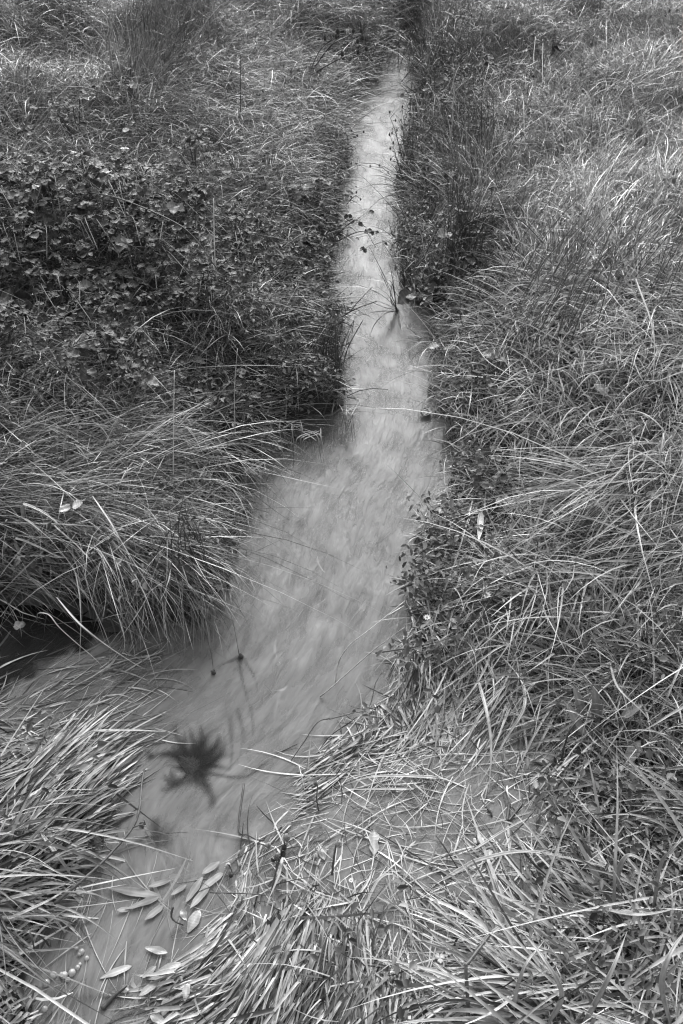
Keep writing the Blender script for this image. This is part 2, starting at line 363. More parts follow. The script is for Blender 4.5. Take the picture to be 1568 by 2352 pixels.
# bank shade and reflection painted as dark patches on backwater and cove, ragged edge
BACKWATER_SHADE = np.array([P(*p)[:2] for p in [(-400,1250),(120,1300),(330,1400),(330,1450),(240,1470),(195,1490),(140,1510),(90,1535),(40,1570),(-20,1610),(-400,1660)]])
COVE_SHADE = np.array([P(*p)[:2] for p in [(600,960),(640,900),(790,880),(785,985),(755,1030),(690,1040),(620,1010)]])  # shade below the bank corner, painted into the water colour
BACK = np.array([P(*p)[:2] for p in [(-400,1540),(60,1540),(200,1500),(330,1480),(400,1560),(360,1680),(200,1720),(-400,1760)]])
def silt_shade_at(x, y):
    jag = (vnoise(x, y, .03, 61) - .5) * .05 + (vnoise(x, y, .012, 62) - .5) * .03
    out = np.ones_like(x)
    for pl, k_ in ((BACKWATER_SHADE, .0), (COVE_SHADE, .25), (BACK, .66)):
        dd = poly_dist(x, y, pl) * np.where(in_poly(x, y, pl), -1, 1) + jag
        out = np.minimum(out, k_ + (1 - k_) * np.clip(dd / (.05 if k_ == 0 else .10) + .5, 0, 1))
    # the weed in the eddy: dark core, wisps drawn out of it up and to the right
    for (cx_, cy_), R0, sd_ in ((P(440, 1762)[:2], .044, 5), (P(706, 1815)[:2], .012, 6), (P(365, 1938)[:2], .020, 7), (P(395, 1800)[:2], .016, 8), (P(660, 1235)[:2], .010, 9), (P(800, 1110)[:2], .02, 10)):
        dx_, dy_ = x - cx_, y - cy_; r = np.hypot(dx_, dy_); th = np.arctan2(dy_, dx_) + r * 4
        T_ = np.random.default_rng(sd_).random(200)
        def an(k):
            u = (th / (2 * np.pi) % 1) * k; i0 = np.floor(u).astype(int); f = u - i0; f = f * f * (3 - 2 * f); return T_[(i0 % k) + k] * (1 - f) + T_[((i0 + 1) % k) + k] * f
        lobe = .5 + 1.0 * (.5 + .5 * np.cos(np.arctan2(dy_, dx_) - 1.2)) ** 1.6
        Rm = R0 * lobe * (.55 + .9 * an(13) * .6 + 1.1 * an(29) ** 2 * .8)
        k_ = {5: .0, 6: .25, 7: .45, 8: .3, 9: .6, 10: .72}[sd_]
        q = np.clip((r / Rm - .4) / .95, 0, 1); q = q * q * (3 - 2 * q); out = np.minimum(out, k_ + (1 - k_) * q)
    # single dark strands drawn out by the current, thinning to nothing
    for W0, dark, pts_ in [(.010, 1, [(437,1765),(425,1735),(405,1690),(396,1652)]), (.010, 1, [(440,1760),(447,1725),(440,1690),(430,1660)]), (.012, .9, [(450,1750),(463,1720),(463,1685),(460,1655)]), (.011, 1, [(455,1755),(482,1730),(500,1705),(503,1675)]),
          (.010, .9, [(460,1765),(495,1745),(512,1722),(520,1690)]), (.004, .6, [(470,1775),(560,1785),(620,1745),(690,1708)]), (.011, 1, [(430,1755),(395,1733),(360,1736),(332,1742)]), (.008, .9, [(345,1738),(338,1728),(330,1722)]),
          (.012, .8, [(450,1785),(478,1815),(488,1845),(476,1875)]), (.010, .8, [(430,1790),(400,1806),(375,1815),(372,1800)]), (.004, .45, [(528,1650),(532,1730),(520,1800)]), (.004, .4, [(545,1630),(558,1690),(540,1770)]), (.003, .4, [(575,1620),(580,1680),(560,1760)]),
          (.004, .55, [(548,1510),(556,1560),(566,1600),(575,1640)]), (.0035, .5, [(560,1515),(585,1560),(596,1610)]), (.004, .7, [(545,1512),(520,1522),(505,1530)]), (.010, .7, [(355,1890),(360,1930),(372,1965)]), (.010, .6, [(560,1930),(545,1945),(535,1975)]),
          (.004, .6, [(700,1820),(690,1812),(676,1806)]), (.012, .45, [(800,1060),(830,1090),(810,1140)]), (.010, .45, [(780,1010),(812,1050),(850,1080)]), (.009, .4, [(800,560),(820,600),(815,650)]), (.008, .4, [(815,640),(800,690),(810,720)]), (.008, .4, [(690,1200),(688,1240),(680,1270)]), (.008, .35, [(880,720),(870,760),(850,780)])]:
        pl_ = catmull(np.array([P(*q)[:2] for q in pts_]), 5); n_ = len(pl_); L_ = np.linspace(0, 1, n_); bx0, bx1 = pl_.min(0) - .05, pl_.max(0) + .05
        m_ = (x > bx0[0]) & (x < bx1[0]) & (y > bx0[1]) & (y < bx1[1]); xx, yy = x[m_], y[m_]; acc = np.ones(m_.sum())
        for i_ in range(n_ - 1):
            ab = pl_[i_ + 1] - pl_[i_]; t_ = np.clip(((xx - pl_[i_, 0]) * ab[0] + (yy - pl_[i_, 1]) * ab[1]) / (ab ** 2).sum(), 0, 1)
            dd = np.hypot(xx - pl_[i_, 0] - t_ * ab[0], yy - pl_[i_, 1] - t_ * ab[1]); u_ = L_[i_] + t_ / (n_ - 1)
            acc = np.minimum(acc, 1 - dark * (1 - u_ ** 2.2) * np.exp(-(dd / (W0 * (1.1 - .8 * u_))) ** 2))
        out[m_] = out[m_] * acc
    return out
SILT_SHADE = silt_shade_at(WXr, WYr)
WV = np.column_stack([WXr, WYr, wz])
def water_mat(name, alpha, tone0, tone1, spec):
    m, t, b = new_mat(name)
    at = t.nodes.new('ShaderNodeAttribute'); at.attribute_name = 'flow'
    def nz(scale, vs, detail=4, dist=0.):
        mp = t.nodes.new('ShaderNodeMapping'); mp.inputs['Scale'].default_value = vs; t.links.new(at.outputs['Vector'], mp.inputs['Vector'])
        n = t.nodes.new('ShaderNodeTexNoise'); n.inputs['Scale'].default_value = scale; n.inputs['Detail'].default_value = detail
        n.inputs['Distortion'].default_value = dist; t.links.new(mp.outputs[0], n.inputs['Vector']); return n
    a = nz(9, (1, 3.4, 1), 5, .8); c0 = nz(22, (1, 4.2, 1), 3, .8); c = t.nodes.new('ShaderNodeMath'); c.operation = 'MULTIPLY_ADD'; c.inputs[1].default_value = .6; c.inputs[2].default_value = .2; t.links.new(c0.outputs[0], c.inputs[0])
    mx = t.nodes.new('ShaderNodeMath'); mx.operation = 'ADD'; t.links.new(a.outputs[0], mx.inputs[0]); t.links.new(c.outputs[0], mx.inputs[1])
    mr = t.nodes.new('ShaderNodeMapRange'); mr.inputs[1].default_value = .80; mr.inputs[2].default_value = 1.2
    mr.inputs[3].default_value = tone0; mr.inputs[4].default_value = tone1
    t.links.new(mx.outputs[0], mr.inputs[0]); t.links.new(mr.outputs[0], b.inputs['Base Color'])
    b.inputs['Roughness'].default_value = .30; b.inputs['Specular IOR Level'].default_value = spec; b.inputs['IOR'].default_value = 1.33
    bp = t.nodes.new('ShaderNodeBump'); bp.inputs['Strength'].default_value = .5; bp.inputs['Distance'].default_value = .006
    t.links.new(mx.outputs[0], bp.inputs['Height']); t.links.new(bp.outputs[0], b.inputs['Normal'])
    sa = t.nodes.new('ShaderNodeAttribute'); sa.attribute_name = 'silt_and_shade'  # silt amount, also carrying the painted bank shade
    if alpha < 1:
        am = t.nodes.new('ShaderNodeMapRange'); am.inputs[3].default_value = .55; am.inputs[4].default_value = alpha; t.links.new(sa.outputs['Fac'], am.inputs[0]); 
        pn = nz(9, (1, 1.6, 1), 3); pr = t.nodes.new('ShaderNodeMapRange'); pr.inputs[1].default_value = .35; pr.inputs[2].default_value = .65; pr.inputs[3].default_value = .8; pr.inputs[4].default_value = 1.3
        pm = t.nodes.new('ShaderNodeMath'); pm.operation = 'MULTIPLY'; t.links.new(pn.outputs[0], pr.inputs[0]); t.links.new(am.outputs[0], pm.inputs[0]); t.links.new(pr.outputs[0], pm.inputs[1]); t.links.new(pm.outputs[0], b.inputs['Alpha'])
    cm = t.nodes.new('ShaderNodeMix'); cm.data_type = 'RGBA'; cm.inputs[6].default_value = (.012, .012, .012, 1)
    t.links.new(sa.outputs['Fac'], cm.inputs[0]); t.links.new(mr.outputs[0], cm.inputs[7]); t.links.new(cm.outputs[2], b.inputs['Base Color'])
    return m
M_WATER = water_mat('silty_water', .64, .135, .22, .15)
wo = mesh_np('water', WV, grid_faces(len(wy), len(wx)), M_WATER)
a = wo.data.attributes.new('flow', 'FLOAT_VECTOR', 'POINT'); a.data.foreach_set('vector', np.column_stack([S, T, np.zeros_like(S)]).astype(np.float32).ravel())
a = wo.data.attributes.new('silt_and_shade', 'FLOAT', 'POINT'); a.data.foreach_set('value', SILT_SHADE.astype(np.float32))  # holds painted backwater and cove shade besides silt
tag(wo, kind='structure')
# suspended sediment: the pale bed of the flood, just under the surface
bz = np.minimum(-.030 + .012 * (vnoise(WXr, WYr, .08, 12) - .5), TZ.min() + 10)
M_SILT = water_mat('silt_bed', 1.0, .13, .22, .1)
M_SILT.node_tree.nodes['Principled BSDF'].inputs['Roughness'].default_value = .9
bo = mesh_np('silt_bed', np.column_stack([WXr, WYr, bz]), grid_faces(len(wy), len(wx)), M_SILT)
a = bo.data.attributes.new('flow', 'FLOAT_VECTOR', 'POINT'); a.data.foreach_set('vector', np.column_stack([S, T, np.zeros_like(S)]).astype(np.float32).ravel())
a = bo.data.attributes.new('silt_and_shade', 'FLOAT', 'POINT'); a.data.foreach_set('value', SILT_SHADE.astype(np.float32))  # same painted shade repeated on the bed
tag(bo, kind='structure')

# ---------------------------------------------------------------- grass blades
def blades(x, y, z, az, elev, L, W, droop, curl, shade, seg=6, kinky=.14, floor=None, vfold=False, z0=None, tip=.5, tvar=None):
    n = len(x); ts = np.linspace(0, 1, seg + 1)
    pts = np.zeros((n, seg + 1, 3)); pts[:, 0] = np.column_stack([x, y, z])
    st = L / seg; az_i = az.copy()
    azs = np.zeros((n, seg + 1)); kk = np.where(rng.random(n) < kinky, rng.integers(1, seg, n), 99); kb = rng.uniform(.6, 1.8, n); ka = rng.normal(0, .9, n)
    for i in range(seg):
        tt = (i + .5) / seg; ph = elev - droop * tt ** 1.3 - np.where(i >= kk, kb, 0); az_i = az + curl * tt + np.where(i >= kk, ka, 0); azs[:, i] = az_i
        pts[:, i+1, 0] = pts[:, i, 0] + st * np.cos(ph) * np.cos(az_i)
        pts[:, i+1, 1] = pts[:, i, 1] + st * np.cos(ph) * np.sin(az_i)
        pz = pts[:, i, 2] + st * np.sin(ph)
        if floor is not None: pz = np.maximum(pz, floor(pts[:, i+1, 0], pts[:, i+1, 1]))
        pts[:, i+1, 2] = pz
    azs[:, seg] = az_i
    roll = rng.normal(0, .55, n)[:, None] + rng.normal(0, .5, n)[:, None] * ts[None]
    wd = np.stack([-np.sin(azs) * np.cos(roll), np.cos(azs) * np.cos(roll), np.sin(roll)], -1)
    prof = np.minimum(1, .5 + ts * 3) * np.clip(1 - ts ** (1 / tip), .04, 1)
    hw = (W[:, None] * prof[None] / 2)[..., None]
    sh = shade[:, None] * (1 + (rng.normal(0, .18, n) if tvar is None else tvar)[:, None] * (ts[None] - .4) * 2)
    sh = np.clip(sh, .015, .75)
    if vfold:
        mid = pts.copy(); mid[..., 2] -= W[:, None] * prof[None] * .22
        V = np.stack([pts - wd * hw, mid, pts + wd * hw], 2); k = 3
    else:
        V = np.stack([pts - wd * hw, pts + wd * hw], 2); k = 2
    base = (np.arange(n) * (seg + 1) * k)[:, None, None] + (np.arange(seg) * k)[None, :, None] + np.arange(k - 1)[None, None]
    F = np.stack([base, base + 1, base + 1 + k, base + k], -1).reshape(-1, 4)
    return V.reshape(-1, 3), F, np.repeat(sh[..., None], k, 2).ravel()
def merge(parts):
    vs, fs, ss, o = [], [], [], 0
    for v, f, s in parts: vs.append(v); fs.append(f + o); ss.append(s); o += len(v)
    return np.vstack(vs), np.vstack(fs), np.concatenate(ss)

def sample_roots(per_m2, y0=.12, y1=8.2, margin=.45):
    xs_, ys_ = [], []; base_ = per_m2
    edges = np.arange(y0, y1, .25)
    for e in edges:
        hw = .385 * (.72 * (e + .25) + 1.04) + margin
        per_m2 = base_ * (1.5 if e < 1.45 else 1)
        nn = int(per_m2 * .25 * 2 * hw * (1 if e < 6.2 else .6))
        xs_.append(rng.uniform(-hw, hw, nn)); ys_.append(rng.uniform(e, e + .25, nn))
    return np.concatenate(xs_), np.concatenate(ys_)

def make_grass(per_m2):
    x, y = sample_roots(per_m2)
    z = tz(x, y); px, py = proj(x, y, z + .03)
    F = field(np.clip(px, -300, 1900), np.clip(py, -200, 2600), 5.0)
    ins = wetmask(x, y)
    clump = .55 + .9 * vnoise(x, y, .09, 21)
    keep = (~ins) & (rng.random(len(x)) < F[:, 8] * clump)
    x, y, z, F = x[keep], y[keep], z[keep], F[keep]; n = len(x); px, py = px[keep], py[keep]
    spread = np.where(F[:, 10] < .012, np.minimum(F[:, 2], .5), F[:, 2])
    # tussock-wise direction so neighbours lean together
    tn = (vnoise(x, y, .11, 31) + vnoise(x, y, .30, 33) - 1) * 2.2
    az = np.arctan2(F[:, 1], F[:, 0]) + spread * (tn * .8 + rng.normal(0, .45, n))
    elev = np.radians(F[:, 3]) * np.exp(rng.normal(0, .3, n)); elev = np.where(F[:, 10] < .035, elev * .6, elev); elev = np.clip(elev, 0, 1.5)
    az = np.where(rng.random(n) < np.where(F[:, 10] < .025, .04, .22), rng.uniform(-3.2, 3.2, n), az)
    L = F[:, 4] * .60 * np.where(py < 800, .95, .55 + .45 * np.clip(poly_dist(x, y, POLY) / .12, 0, 1)) * (.6 + .8 * vnoise(x, y, .22, 71)) * np.exp(rng.normal(0, .38, n)); W = F[:, 5] * .001 * np.exp(rng.normal(0, .3, n))
    droop = np.clip(rng.normal(1.0, .35, n), .1, 2.2) * np.where(F[:, 3] > 60, .7, 1)
    curl = np.where(F[:, 10] < .025, (vnoise(x, y, .16, 77) - .5) * 2.2 + rng.normal(0, .15, n), rng.normal(0, .45, n))
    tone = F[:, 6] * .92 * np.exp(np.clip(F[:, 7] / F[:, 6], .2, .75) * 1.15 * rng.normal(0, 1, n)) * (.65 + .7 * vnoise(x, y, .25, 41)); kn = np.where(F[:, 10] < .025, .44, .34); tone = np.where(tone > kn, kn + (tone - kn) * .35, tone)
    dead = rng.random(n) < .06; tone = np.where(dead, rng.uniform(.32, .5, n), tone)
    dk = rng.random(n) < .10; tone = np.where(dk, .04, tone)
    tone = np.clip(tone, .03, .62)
    mat_h = F[:, 9] * rng.random(n) ** 1.2
    fl = lambda a, b: np.maximum(tz(a, b) + mat_h * .9, -.004 + mat_h * .25)
    z0 = np.maximum(z, -.03) - .005
    return x, y, z0, az, elev, L, W, droop, curl, tone, fl, px, py, mat_h
def sel(t, m):
    x, y, z0, az, elev, L, W, droop, curl, tone, fl, px, py, mh = t
    mh2 = mh[m]
    fl2 = lambda a, b: np.maximum(tz(a, b) + mh2 * .9, -.0075 + mh2 * .45)
    return x[m], y[m], z0[m], az[m], elev[m], L[m], W[m], droop[m], curl[m], tone[m], fl2
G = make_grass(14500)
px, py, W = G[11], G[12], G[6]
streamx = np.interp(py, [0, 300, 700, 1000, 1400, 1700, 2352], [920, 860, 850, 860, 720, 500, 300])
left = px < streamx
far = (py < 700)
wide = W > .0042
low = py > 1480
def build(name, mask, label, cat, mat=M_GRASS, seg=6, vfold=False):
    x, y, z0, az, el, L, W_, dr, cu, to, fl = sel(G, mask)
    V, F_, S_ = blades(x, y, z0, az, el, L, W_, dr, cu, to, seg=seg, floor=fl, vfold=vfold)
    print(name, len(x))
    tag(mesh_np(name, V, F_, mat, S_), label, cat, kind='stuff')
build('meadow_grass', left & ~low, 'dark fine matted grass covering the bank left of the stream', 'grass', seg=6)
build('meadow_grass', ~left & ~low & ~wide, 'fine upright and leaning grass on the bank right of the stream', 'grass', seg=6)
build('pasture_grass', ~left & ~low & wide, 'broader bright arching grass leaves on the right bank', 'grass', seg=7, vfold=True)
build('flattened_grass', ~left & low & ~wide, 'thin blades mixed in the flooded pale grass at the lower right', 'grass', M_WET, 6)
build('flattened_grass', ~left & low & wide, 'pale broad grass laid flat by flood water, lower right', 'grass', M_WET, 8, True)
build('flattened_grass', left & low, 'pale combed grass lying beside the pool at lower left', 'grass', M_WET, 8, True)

# submerged streaming grass
def make_sub(per_m2):
    x, y = sample_roots(per_m2 * 3, .12, 5.5, .2)
    ins = wetmask(x, y); px, py = proj(x, y, 0 * x)
    F = field(np.clip(px, -300, 1900), np.clip(py, -200, 2600), 5.0)
    wet = ins | (F[:, 10] < .0); bw_ = (px < 340) & (py > 1500) & (py < 1720)
    dedge = poly_dist(x, y, POLY)
    p = np.where(ins, .09 + .22 * np.exp(-dedge / .04), 1.0) * (.3 + 1.2 * vnoise(x, y, .10, 51))
    p *= np.where(py > 1900, 3.2, np.where((py > 1250), .8, .35)) * np.where(np.hypot(px - 560, py - 1790) < 190, .25, 1)
    p = np.where(bw_, .8, p) * np.where(silt_shade_at(x, y) < .5, .12, 1)
    k = wet & (rng.random(len(x)) < p); x, y, ins, F, bw_ = x[k], y[k], ins[k], F[k], bw_[k]; n = len(x)
    s_, t_, fx, fy = flow(x, y)
    az = np.where(ins, np.arctan2(fy, fx) + .5 * (vnoise(x, y, .12, 52) - .5) * 2 + rng.normal(0, .22, n), np.arctan2(F[:, 1], F[:, 0]) + rng.normal(0, .7, n))
    # swirl round the eddy
    rx, ry = x - EDDY[0], y - EDDY[1]; r = np.hypot(rx, ry); sw = np.exp(-(r / .16) ** 2) * ins
    tgt = np.arctan2(ry, rx) + math.pi * .62
    az = np.arctan2(np.sin(az) * (1 - sw) + np.sin(tgt) * sw, np.cos(az) * (1 - sw) + np.cos(tgt) * sw)
    L = np.where(ins & (y > P(784, 1880)[1]), rng.uniform(.04, .11, n), rng.uniform(.05, .17, n)); W = np.where(ins, rng.uniform(.003, .008, n), rng.uniform(.0015, .0035, n)); tone = np.where(ins, np.clip(rng.normal(.28, .14, n) * np.where(y < P(784, 1880)[1], 1.5, 1), .08, .6), np.clip(rng.normal(.44, .12, n), .12, .6))
    z0 = np.where(ins, np.where((y < P(784, 1880)[1]) & (rng.random(n) < .6), rng.uniform(-.007, -.0035, n), rng.uniform(-.024, -.006, n)), rng.uniform(-.008, .002, n)); el = rng.uniform(-.02, .12, n)
    tail = ins & (y < P(784, 1900)[1]) & (rng.random(n) < .4); z0 = np.where(tail, rng.uniform(-.002, .002, n), z0); W = np.where(tail, rng.uniform(.001, .003, n), W); tone = np.where(tail, rng.uniform(.2, .4, n), tone)
    z0 = np.where(bw_, rng.uniform(-.004, .003, n), z0); el = np.where(bw_, rng.uniform(-.02, .10, n), el); W = np.where(bw_, rng.uniform(.002, .0045, n), W); az = np.where(bw_, rng.normal(.35, .35, n), az); tone = np.where(bw_, rng.uniform(.08, .36, n), tone)
    V, F_, S_ = blades(x, y, z0, az, el, L, W, el + .02, rng.normal(0, .5, n), tone, seg=6, floor=lambda a, b: z0)
    print('sub', n)
    V[:, 2] = np.minimum(V[:, 2], np.repeat(np.where(bw_, .012, np.where(ins & ~tail, -.0035, .003)), len(V) // n))
    return V, F_, S_
V, F_, S_ = make_sub(1500)
tag(mesh_np('submerged_grass', V, F_, M_WET, S_), 'pale blurred grass streaming under the silty water of the stream', 'water grass', kind='stuff')
#HERO
# ---- small leafy weeds and broken litter between the grasses
def scatter_leaves(n0, label, name, cat, dens, size, tone, seedn, up=.05):
    x, y = sample_roots(n0, .3, 6.5, .3); z = tz(x, y); px, py = proj(x, y, z + up); d = poly_dist(x, y, POLY); ins = wetmask(x, y)
    p = dens(x, y, px, py, d) * np.clip(vnoise(x, y, .13, seedn) * 2.4 - .75, 0, 1); k = (~ins) & (rng.random(len(x)) < p); x, y, z = x[k], y[k], z[k]; n = len(x)
    m = 7; xs_ = np.repeat(x, m) + rng.normal(0, .016, n * m); ys_ = np.repeat(y, m) + rng.normal(0, .016, n * m); zs_ = np.maximum(np.repeat(z, m), 0) + rng.uniform(.01, up * 2.2, n * m); N = n * m
    a = rng.uniform(0, 6.283, N); L = size * rng.uniform(.6, 1.5, N); W_ = L * rng.uniform(.35, .6, N); pt = rng.normal(0, .5, N)
    ax = np.stack([np.cos(a) * np.cos(pt), np.sin(a) * np.cos(pt), np.sin(pt)], -1); sd = np.stack([-np.sin(a), np.cos(a), rng.normal(0, .5, N)], -1)
    c = np.stack([xs_, ys_, zs_], -1); up_ = np.cross(ax, sd)
    V = np.stack([c, c + ax * (L * .35)[:, None] + sd * (W_ / 2)[:, None] + up_ * (W_ * .2)[:, None], c + ax * (L * .75)[:, None] + sd * (W_ * .38)[:, None] + up_ * (W_ * .15)[:, None], c + ax * L[:, None] - up_ * (L * .12)[:, None],
                  c + ax * (L * .75)[:, None] - sd * (W_ * .38)[:, None] + up_ * (W_ * .15)[:, None], c + ax * (L * .35)[:, None] - sd * (W_ / 2)[:, None] + up_ * (W_ * .2)[:, None]], 1)
    i = (np.arange(N) * 6)[:, None]; F_ = np.vstack([i + [0, 1, 2, 3], i + [0, 3, 4, 5]])
    sh = np.repeat(np.clip(tone * np.exp(rng.normal(0, .5, N)), .02, .4), 6)
    print(name, N); tag(mesh_np(name, V.reshape(-1, 3), F_, M_LEAF, sh), label, cat, kind='stuff')
scatter_leaves(2600, 'small dark leafy weeds fringing the stream edges and left bank', 'ground_cover', 'weeds', lambda x, y, px, py, d: np.where(py < 1500, np.exp(-d / .07) * .9 + np.where((px < 800) & (py > 380) & (py < 980), .95, np.where((px > 900) & (px < 1120) & (py < 700), .7, .14)), np.where(px > 1230, .35, .03)), .014, .10, 81)
def litter(n0):
    x, y = sample_roots(n0, .2, 6.5, .3); z = tz(x, y); px, py = proj(x, y, z); ins = wetmask(x, y); k = (~ins) & (rng.random(len(x)) < np.where((py > 1540) & (px < 1250), .22, 1)); x, y, z, px, py = x[k], y[k], z[k], px[k], py[k]; n = len(x)
    F = field(np.clip(px, -300, 1900), np.clip(py, -200, 2600), 5.0)
    lift = np.where(F[:, 10] < .02, rng.uniform(.0, .012, n), rng.uniform(.01, 1, n) ** .8 * F[:, 9] * 1.6); z0 = np.maximum(z, 0) + lift
    L = rng.uniform(.03, .10, n); W_ = F[:, 5] * .001 * rng.uniform(.4, .9, n); tone = np.where(rng.random(n) < .45, rng.uniform(.03, .08, n), np.clip(F[:, 6] * rng.uniform(.6, 1.7, n), .05, .45))
    V, F_, S_ = blades(x, y, z0, rng.uniform(-3.2, 3.2, n), rng.normal(.05, .35, n), L, W_, rng.normal(.3, .5, n), rng.normal(0, .8, n), tone, seg=4, kinky=.3, floor=lambda a, b: np.maximum(tz(a, b), 0) + .002)
    print('litter', n); tag(mesh_np('grass_litter', V, F_, M_GRASS, S_), 'broken bits of dead grass scattered through the standing blades', 'litter', kind='stuff')
litter(5000)
# ---- drops of rain caught in the far grass
mdew, tdw, bdw = new_mat('water_drop'); bdw.inputs['Base Color'].default_value = (.8, .8, .8, 1); bdw.inputs['Roughness'].default_value = .08; bdw.inputs['Specular IOR Level'].default_value = 1.0  # near-white base colour stands for the sky sparkle in the drops
x, y = sample_roots(60, 2.0, 6.5, .2); k = ~wetmask(x, y); x, y = x[k], y[k]; n = len(x); z = tz(x, y) + rng.uniform(.05, .17, n); r = rng.uniform(.0012, .0026, n)
o8 = np.array([[1,0,0],[0,1,0],[-1,0,0],[0,-1,0],[0,0,1],[0,0,-1]], float); f8 = np.array([[0,1,4],[1,2,4],[2,3,4],[3,0,4],[1,0,5],[2,1,5],[3,2,5],[0,3,5]])
V = (np.stack([x, y, z], -1)[:, None] + o8[None] * r[:, None, None]).reshape(-1, 3); F_ = ((np.arange(n) * 6)[:, None, None] + f8[None]).reshape(-1, 3)
tag(mesh_np('dew', V, F_, mdew), 'tiny bright drops of rain caught on the far grass', 'dew', kind='stuff')
# ---------------------------------------------------------------- single plants, leaves, stems
def at(px, py, off=0.0):
    """the point of the place seen at a photo position, 'off' metres above the ground or the water there"""
    z = off
    for _ in range(25):
        p = P(px, py, z); z = .6 * z + .4 * (max(float(tz(np.array([p[0]]), np.array([p[1]]))[0]), 0) + off)
    return P(px, py, z)
def path(pp, n=6):
    return catmull(np.array([at(*p) for p in pp]), n) if len(pp) > 2 else np.linspace(at(*pp[0]), at(*pp[1]), 8)
class MB:
    def __init__(s): s.v, s.q, s.t, s.s, s.n = [], [], [], [], 0
    def add(s, v, q=None, t=None, sh=.3):
        v = np.asarray(v, float); s.v.append(v)
        if q is not None and len(q): s.q.append(np.asarray(q, int) + s.n)
        if t is not None and len(t): s.t.append(np.asarray(t, int) + s.n)
        s.s.append(np.broadcast_to(np.asarray(sh, float), (len(v),))); s.n += len(v)
    def tube(s, pts, r0, r1, sh=.1, k=6):
        pts = np.asarray(pts, float); n = len(pts); tn = np.gradient(pts, axis=0); tn /= np.linalg.norm(tn, axis=1, keepdims=True) + 1e-9
        ref = np.array([.31, .17, .93]); a = np.cross(tn, ref); a /= np.linalg.norm(a, axis=1, keepdims=True) + 1e-9; b_ = np.cross(tn, a)
        rr = np.linspace(r0, r1, n) * (1 + .12 * np.sin(np.arange(n) * 2.3)); an = np.arange(k) * 2 * np.pi / k
        V = pts[:, None] + rr[:, None, None] * (np.cos(an)[None, :, None] * a[:, None] + np.sin(an)[None, :, None] * b_[:, None])
        i = np.arange(n * k).reshape(n, k); j = np.roll(i, -1, 1)
        q = np.stack([i[:-1], j[:-1], j[1:], i[1:]], -1).reshape(-1, 4)
        caps = [[i[-1, 0], i[-1, m_], i[-1, m_ + 1]] for m_ in range(1, k - 1)] + [[i[0, 0], i[0, m_ + 1], i[0, m_]] for m_ in range(1, k - 1)]
        s.add(V.reshape(-1, 3), q, caps, sh)
    def ribbon(s, pts, w, sh=.4, roll=0., fold=.22, tip=.5, w0=.5, thick=.0004):
        """a leaf blade: V-folded, two sided with a little thickness"""
        pts = np.asarray(pts, float); n = len(pts); tn = np.gradient(pts, axis=0); tn /= np.linalg.norm(tn, axis=1, keepdims=True) + 1e-9
        side = np.cross(tn, [0, 0, 1.]); side /= np.linalg.norm(side, axis=1, keepdims=True) + 1e-6; up = np.cross(side, tn)
        t_ = np.linspace(0, 1, n); ro = roll * (1 + .5 * np.sin(t_ * 5)); prof = np.minimum(1, w0 + t_ * 4) * np.clip(1 - t_ ** (1 / tip), .03, 1)
        wd = side * np.cos(ro)[:, None] + up * np.sin(ro)[:, None]; nn = np.cross(tn, wd)
        hw = (w * prof / 2)[:, None]
        cols = [pts - wd * hw, pts - wd * hw * .5 - nn * hw * fold * .5 * -1, pts + nn * hw * fold * 2, pts + wd * hw * .5 + nn * hw * fold * .5, pts + wd * hw]
        T_ = np.stack(cols, 1); B_ = T_ - nn[:, None] * thick * -1
        k = 5; i = np.arange(n * k).reshape(n, k)
        q = np.stack([i[:-1, :-1], i[:-1, 1:], i[1:, 1:], i[1:, :-1]], -1).reshape(-1, 4)
        m_ = n * k; e1 = np.stack([i[:-1, 0], i[1:, 0], i[1:, 0] + m_, i[:-1, 0] + m_], -1); e2 = np.stack([i[:-1, -1], i[:-1, -1] + m_, i[1:, -1] + m_, i[1:, -1]], -1)
        shv = np.broadcast_to(sh * np.array([1, .92, 1.15, .92, 1])[None], (n, 5)) * (1 + .12 * np.sin(t_ * 9))[:, None]
        s.add(np.vstack([T_.reshape(-1, 3), B_.reshape(-1, 3)]), np.vstack([q, q[:, ::-1] + m_, e1, e2]), None, np.tile(np.clip(shv, .02, .75).ravel(), 2))
    def leaf(s, base, tipp, w, sh=.35, lobes=0., teeth=0., cup=.15, n=9, normal=None, wave=.0, ph=0., shape=.8, thick=.0004):
        """broad leaf from base to tip: rim of 2n points, raised ribs; lobes/teeth modulate the rim"""
        base = np.asarray(base, float); tipp = np.asarray(tipp, float); ax = tipp - base; L = np.linalg.norm(ax); ax = ax / L
        nn = np.array([0, 0, 1.]) if normal is None else np.asarray(normal, float); nn = nn - ax * nn.dot(ax); nn /= np.linalg.norm(nn); sd = np.cross(ax, nn)
        u = np.linspace(0, 1, n)
        prof = np.sin(np.pi * u ** shape) ** .75; prof[0] = .06; prof[-1] = .03
        cols = []
        for c in (-1, -.5, 0, .5, 1):
            rim = prof * (1 + (lobes * np.sin(u * 14 + ph) + teeth * ((np.arange(n) % 2) * 2 - 1)) * abs(c))
            hgt = cup * w * (abs(c) ** 1.5) * prof * .5 + wave * w * np.sin(u * 11 + ph + c * 2) - .18 * L * cup * (u - .4) ** 2 * 4
            cols.append(base + ax * (u * L)[:, None] + sd * (c * w / 2 * rim)[:, None] + nn * hgt[:, None])
        T_ = np.stack(cols, 1); k = 5; i = np.arange(n * k).reshape(n, k)
        q = np.stack([i[:-1, :-1], i[:-1, 1:], i[1:, 1:], i[1:, :-1]], -1).reshape(-1, 4); m_ = n * k
        e1 = np.stack([i[:-1, 0], i[1:, 0], i[1:, 0] + m_, i[:-1, 0] + m_], -1); e2 = np.stack([i[:-1, -1], i[:-1, -1] + m_, i[1:, -1] + m_, i[1:, -1]], -1)
